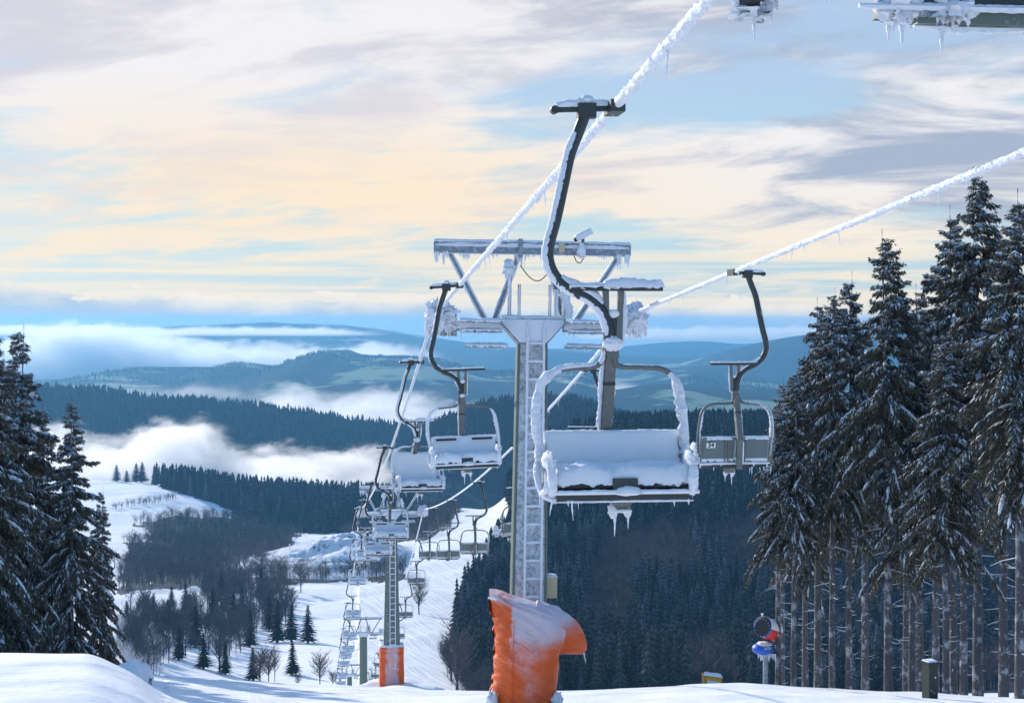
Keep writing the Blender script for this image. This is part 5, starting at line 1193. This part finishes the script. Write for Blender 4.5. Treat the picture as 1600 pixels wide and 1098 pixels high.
# a few single leafless trees
BT = [(500, 1074, 60, 430, 'round leafless tree at the snow crest left of the chairs'), (405, 1074, 62, 440, 'leafless tree at the crest below the wood'), (420, 1072, 70, 450, 'taller leafless tree at the crest beside the single spruce'), (465, 1075, 26, 430, 'low leafless bush at the crest under the single spruce'), (470, 925, 50, 840, 'cluster tree on the near edge of the upper snowfield'), (438, 928, 60, 800, 'tall leafless tree left of the upper snowfield'), (715, 1078, 110, 470, 'leafless tree at the edge of the dark wood right of the ski run'), (520, 1075, 30, 420, 'small leafless bush close left of the row of far chairs'), (655, 960, 60, 700, 'leafless tree right of the padded tower on the ski run')]
for px, y, hpx, d, lab in BT:
    x = (px - CX) / F * d; z = gz(x, d); dd = d
    for dq in np.linspace(d * 0.72, d * 1.28, 90):
        xq = (px - CX) / F * dq; zq = gz(xq, dq)
        if abs((HY - F * zq / dq) - y) < abs((HY - F * z / dd) - y): x, z, dd = xq, zq, dq
    Hx = hpx / F * dd; v, f, a = bare_tree(rt, 420); o = np_mesh('leafless_tree', v, f, [M['twigs']]); o.location = (x, dd, z); o.scale = (Hx * 1.25, Hx * 1.25, Hx); tag(o, lab, 'leafless tree', 'single leafless trees in the valley')
# frosted pale brush by the left gully
def frost_zone(px, y, d): return (px > 180) & (px < 250) & (y > 985) & (y < 1070) & (d < 700)
Pf, _, _ = scatter(frost_zone, 3000, 390, 700, 175, 255, 6); Pf = Pf[:70]
if len(Pf): o = merge('frosted_brush', BARE_HI, Pf, rt.uniform(5, 9, len(Pf)), rt.uniform(1, 1.4, len(Pf)), M['frost_twigs']); tag(o, 'pale frosted brushwood between the left spruces and the dark wood', 'brushwood')
def hedge_zone(px, y, d): return (px > 175) & (px < 275) & (np.abs(y - np.interp(px, [175, 275], [796, 780])) < 2.5)
Ph, _, _ = scatter(hedge_zone, 9000, 1300, 1650, 170, 280, 7); Ph = Ph[:60]
if len(Ph): o = merge('hedge', BARE, Ph, rt.uniform(5, 9, len(Ph)), rt.uniform(1.2, 1.8, len(Ph)), M['twigs']); tag(o, 'line of leafless bushes crossing the snowy hill at the left', 'hedge')
# trees along the ridges behind
def ridge_trees(prof, d0, depth, base_z, n, hmin, hmax, obj, label, p0, p1, tmin=-0.9):
    from mathutils.bvhtree import BVHTree
    mesh = obj.data; nv = len(mesh.vertices); co = np.empty(nv * 3, np.float32); mesh.vertices.foreach_get('co', co); co = co.reshape(-1, 3)
    bv = BVHTree.FromPolygons([tuple(c) for c in co], [tuple(p.vertices) for p in mesh.polygons]); r = np.random.default_rng(n); pts = []
    for _ in range(n):
        t = -abs(r.normal(0, 0.33)) if r.random() < .8 else r.uniform(-.9, 0.05)
        if t < tmin: continue
        px = r.uniform(p0, p1); x = (px - CX) / F * d0; y = d0 + t * depth; hit = bv.ray_cast(Vector((x, y, 3000)), Vector((0, 0, -1)))
        if hit[0]: pts.append(tuple(hit[0]))
    pts = np.array(pts); o = merge('ridge_wood', CON_XLO, pts, r.uniform(hmin, hmax, len(pts)), r.uniform(.9, 1.4, len(pts)), M['needles_far']); tag(o, label, 'wood')
ridge_trees(RID1, 3100, 1000, -360, 9000, 12, 26, r1, 'blue-dark conifer forest along the long ridge above the lower fog', -40, 900)
ridge_trees(RID1B, 2500, 620, -330, 6000, 11, 24, r1b, 'blue-dark conifer forest on the ridge seen behind the ladder tower', 640, 1560)
ridge_trees(RID2, 7200, 2300, -345, 3500, 8, 17, r2, 'hazy woods along the blue hills in the middle distance', 100, 1300, -0.4)

# ------------------------------------------------------------------ air and fog
def vol_mat(name, dens, col, aniso=0.0):
    m = bpy.data.materials.new(name); m.use_nodes = True; t = m.node_tree; t.nodes.clear()
    v = t.nodes.new('ShaderNodeVolumePrincipled'); v.inputs['Density'].default_value = dens; v.inputs['Color'].default_value = (*col, 1); v.inputs['Anisotropy'].default_value = aniso
    o = t.nodes.new('ShaderNodeOutputMaterial'); t.links.new(v.outputs[0], o.inputs['Volume']); return m
M['haze'] = vol_mat('pale_haze', 6.6e-5, (0.20, 0.58, 1.0), 0.38)
b = MB(); b.box((0, 8400, -370), (40000, 18200, 800), M['haze']); hz = b.build('haze', smooth=False); tag(hz, 'pale blue haze filling the valleys', 'haze', kind='stuff')
def fog(label, px0, px1, ytop, ybot, d, depth, dens, seed, sc, lumps, edge=0.14):
    """a bank of valley fog: a box of air whose density is cut by noise into billows"""
    x0, x1 = (px0 - CX) / F * d, (px1 - CX) / F * d; zt, zb = (HY - ytop) / F * d, (HY - ybot) / F * d
    m = bpy.data.materials.new('fog'); m.use_nodes = True; t = m.node_tree; t.nodes.clear(); q = G(t)
    v = oc(q); sp = q.n('ShaderNodeSeparateXYZ'); t.links.new(v, sp.inputs[0]); hx, hy, hz_ = (x1 - x0) / 2, depth / 2, (zt - zb) / 2
    u = q.m('DIVIDE', sp.outputs[0], hx); w = q.m('DIVIDE', sp.outputs[2], hz_); yy = q.m('DIVIDE', sp.outputs[1], hy)
    off = q.comb(q.m('ADD', q.m('MULTIPLY', sp.outputs[0], 1.0), seed * 977.0), sp.outputs[1], q.m('MULTIPLY', sp.outputs[2], 1.7))
    m.cycles.volume_step_rate = 0.28; n = q.noise(off, sc * 1.6, 6, 0.66, 0.3); big = q.noise(q.comb(q.m('ADD', sp.outputs[0], seed * 613.0), q.m('MULTIPLY', sp.outputs[1], 0.4), 0.0), sc * 0.33, 2, 0.5)
    # top surface height along the bank
    ramp = q.n('ShaderNodeFloatCurve'); cv = ramp.mapping.curves[0]
    pts = sorted(lumps); cv.points[0].location = pts[0]; cv.points[1].location = pts[-1]
    for p in pts[1:-1]: cv.points.new(*p)
    ramp.mapping.update(); q.put(ramp.inputs['Value'], q.m('MULTIPLY_ADD', u, 0.5, 0.5))
    hgt = q.m('MULTIPLY_ADD', ramp.outputs[0], 2.0, -1.0)
    a = q.m('SUBTRACT', hgt, w); a = q.m('ADD', a, q.m('MULTIPLY', q.m('SUBTRACT', n, 0.5), 2.7)); a = q.m('ADD', a, q.m('MULTIPLY', q.m('SUBTRACT', big, 0.5), 0.6))
    k = q.ss(a, 0.0, 0.36)
    for c in (u, yy): k = q.m('MULTIPLY', k, q.ss(q.m('ABSOLUTE', c), 1 - edge * 2, 1.0, 1.0, 0.0))
    k = q.m('MULTIPLY', k, q.ss(w, 0.75, 1.0, 1.0, 0.0)); k = q.m('MULTIPLY', k, q.ss(w, -1.0, -0.55, 0.0, 1.0))
    vol = q.n('ShaderNodeVolumePrincipled'); vol.inputs['Color'].default_value = (1.0, 0.995, 0.99, 1); vol.inputs['Anisotropy'].default_value = 0.45
    q.put(vol.inputs['Density'], q.m('MULTIPLY', k, dens)); o = q.n('ShaderNodeOutputMaterial'); t.links.new(vol.outputs[0], o.inputs['Volume'])
    b = MB(); b.box((0, 0, 0), (x1 - x0, depth, zt - zb), m); ob = b.build('fog_bank', smooth=False); ob.location = ((x0 + x1) / 2, d, (zt + zb) / 2); tag(ob, label, 'fog', kind='stuff')
    return ob
FOG = True
fog('thin cloud lying along the far mountains at the left horizon', -300, 620, 495, 526, 11000, 900, 0.005, 8, 0.0035, [(0, .5), (.3, .6), (.5, .45), (.7, .5), (1, .2)])
fog('thin cloud lying along the horizon right of the ladder tower', 880, 1420, 495, 532, 12600, 900, 0.004, 9, 0.0035, [(0, .3), (.3, .5), (.5, .6), (.8, .6), (1, .4)])
fog('small wisps of fog in the blue hills right of the ladder tower', 840, 1010, 572, 618, 6300, 500, 0.004, 5, 0.006, [(0, .3), (.3, .55), (.5, .4), (.8, .5), (1, .2)])
fog('thin white fog drifting over the left end of the forested ridge', 60, 420, 560, 628, 4000, 500, 0.0016, 6, 0.0055, [(0, .3), (.3, .45), (.5, .3), (.8, .3), (1, .1)])
fog('ragged fog in the gap below the ridge beside the swung chair', 500, 760, 625, 690, 3600, 300, 0.007, 7, 0.008, [(0, .3), (.3, .5), (.5, .55), (.8, .4), (1, .2)])
if FOG:
    fog('white fog lying in the valley below the dark forested ridge', -40, 660, 626, 775, 2320, 420, 0.020, 1, 0.0085, [(0, .60), (.12, .68), (.25, .48), (.36, .50), (.44, .72), (.50, .62), (.57, .34), (.62, .36), (.70, .44), (.9, .38), (1, .3)])
    fog('white fog billowing behind the ridge, left of the ladder tower', 395, 960, 578, 690, 4700, 900, 0.006, 2, 0.0042, [(0, .3), (.06, .75), (.2, .55), (.35, .62), (.5, .5), (.65, .42), (.75, .35), (.88, .5), (1, .2)])
    fog('long white cloud bank between the blue hills and the far mountains', -260, 700, 492, 604, 9900, 1500, 0.007, 3, 0.0021, [(0, .6), (.25, .62), (.42, .80), (.55, .62), (.65, .5), (.8, .52), (.9, .6), (1, .35)])
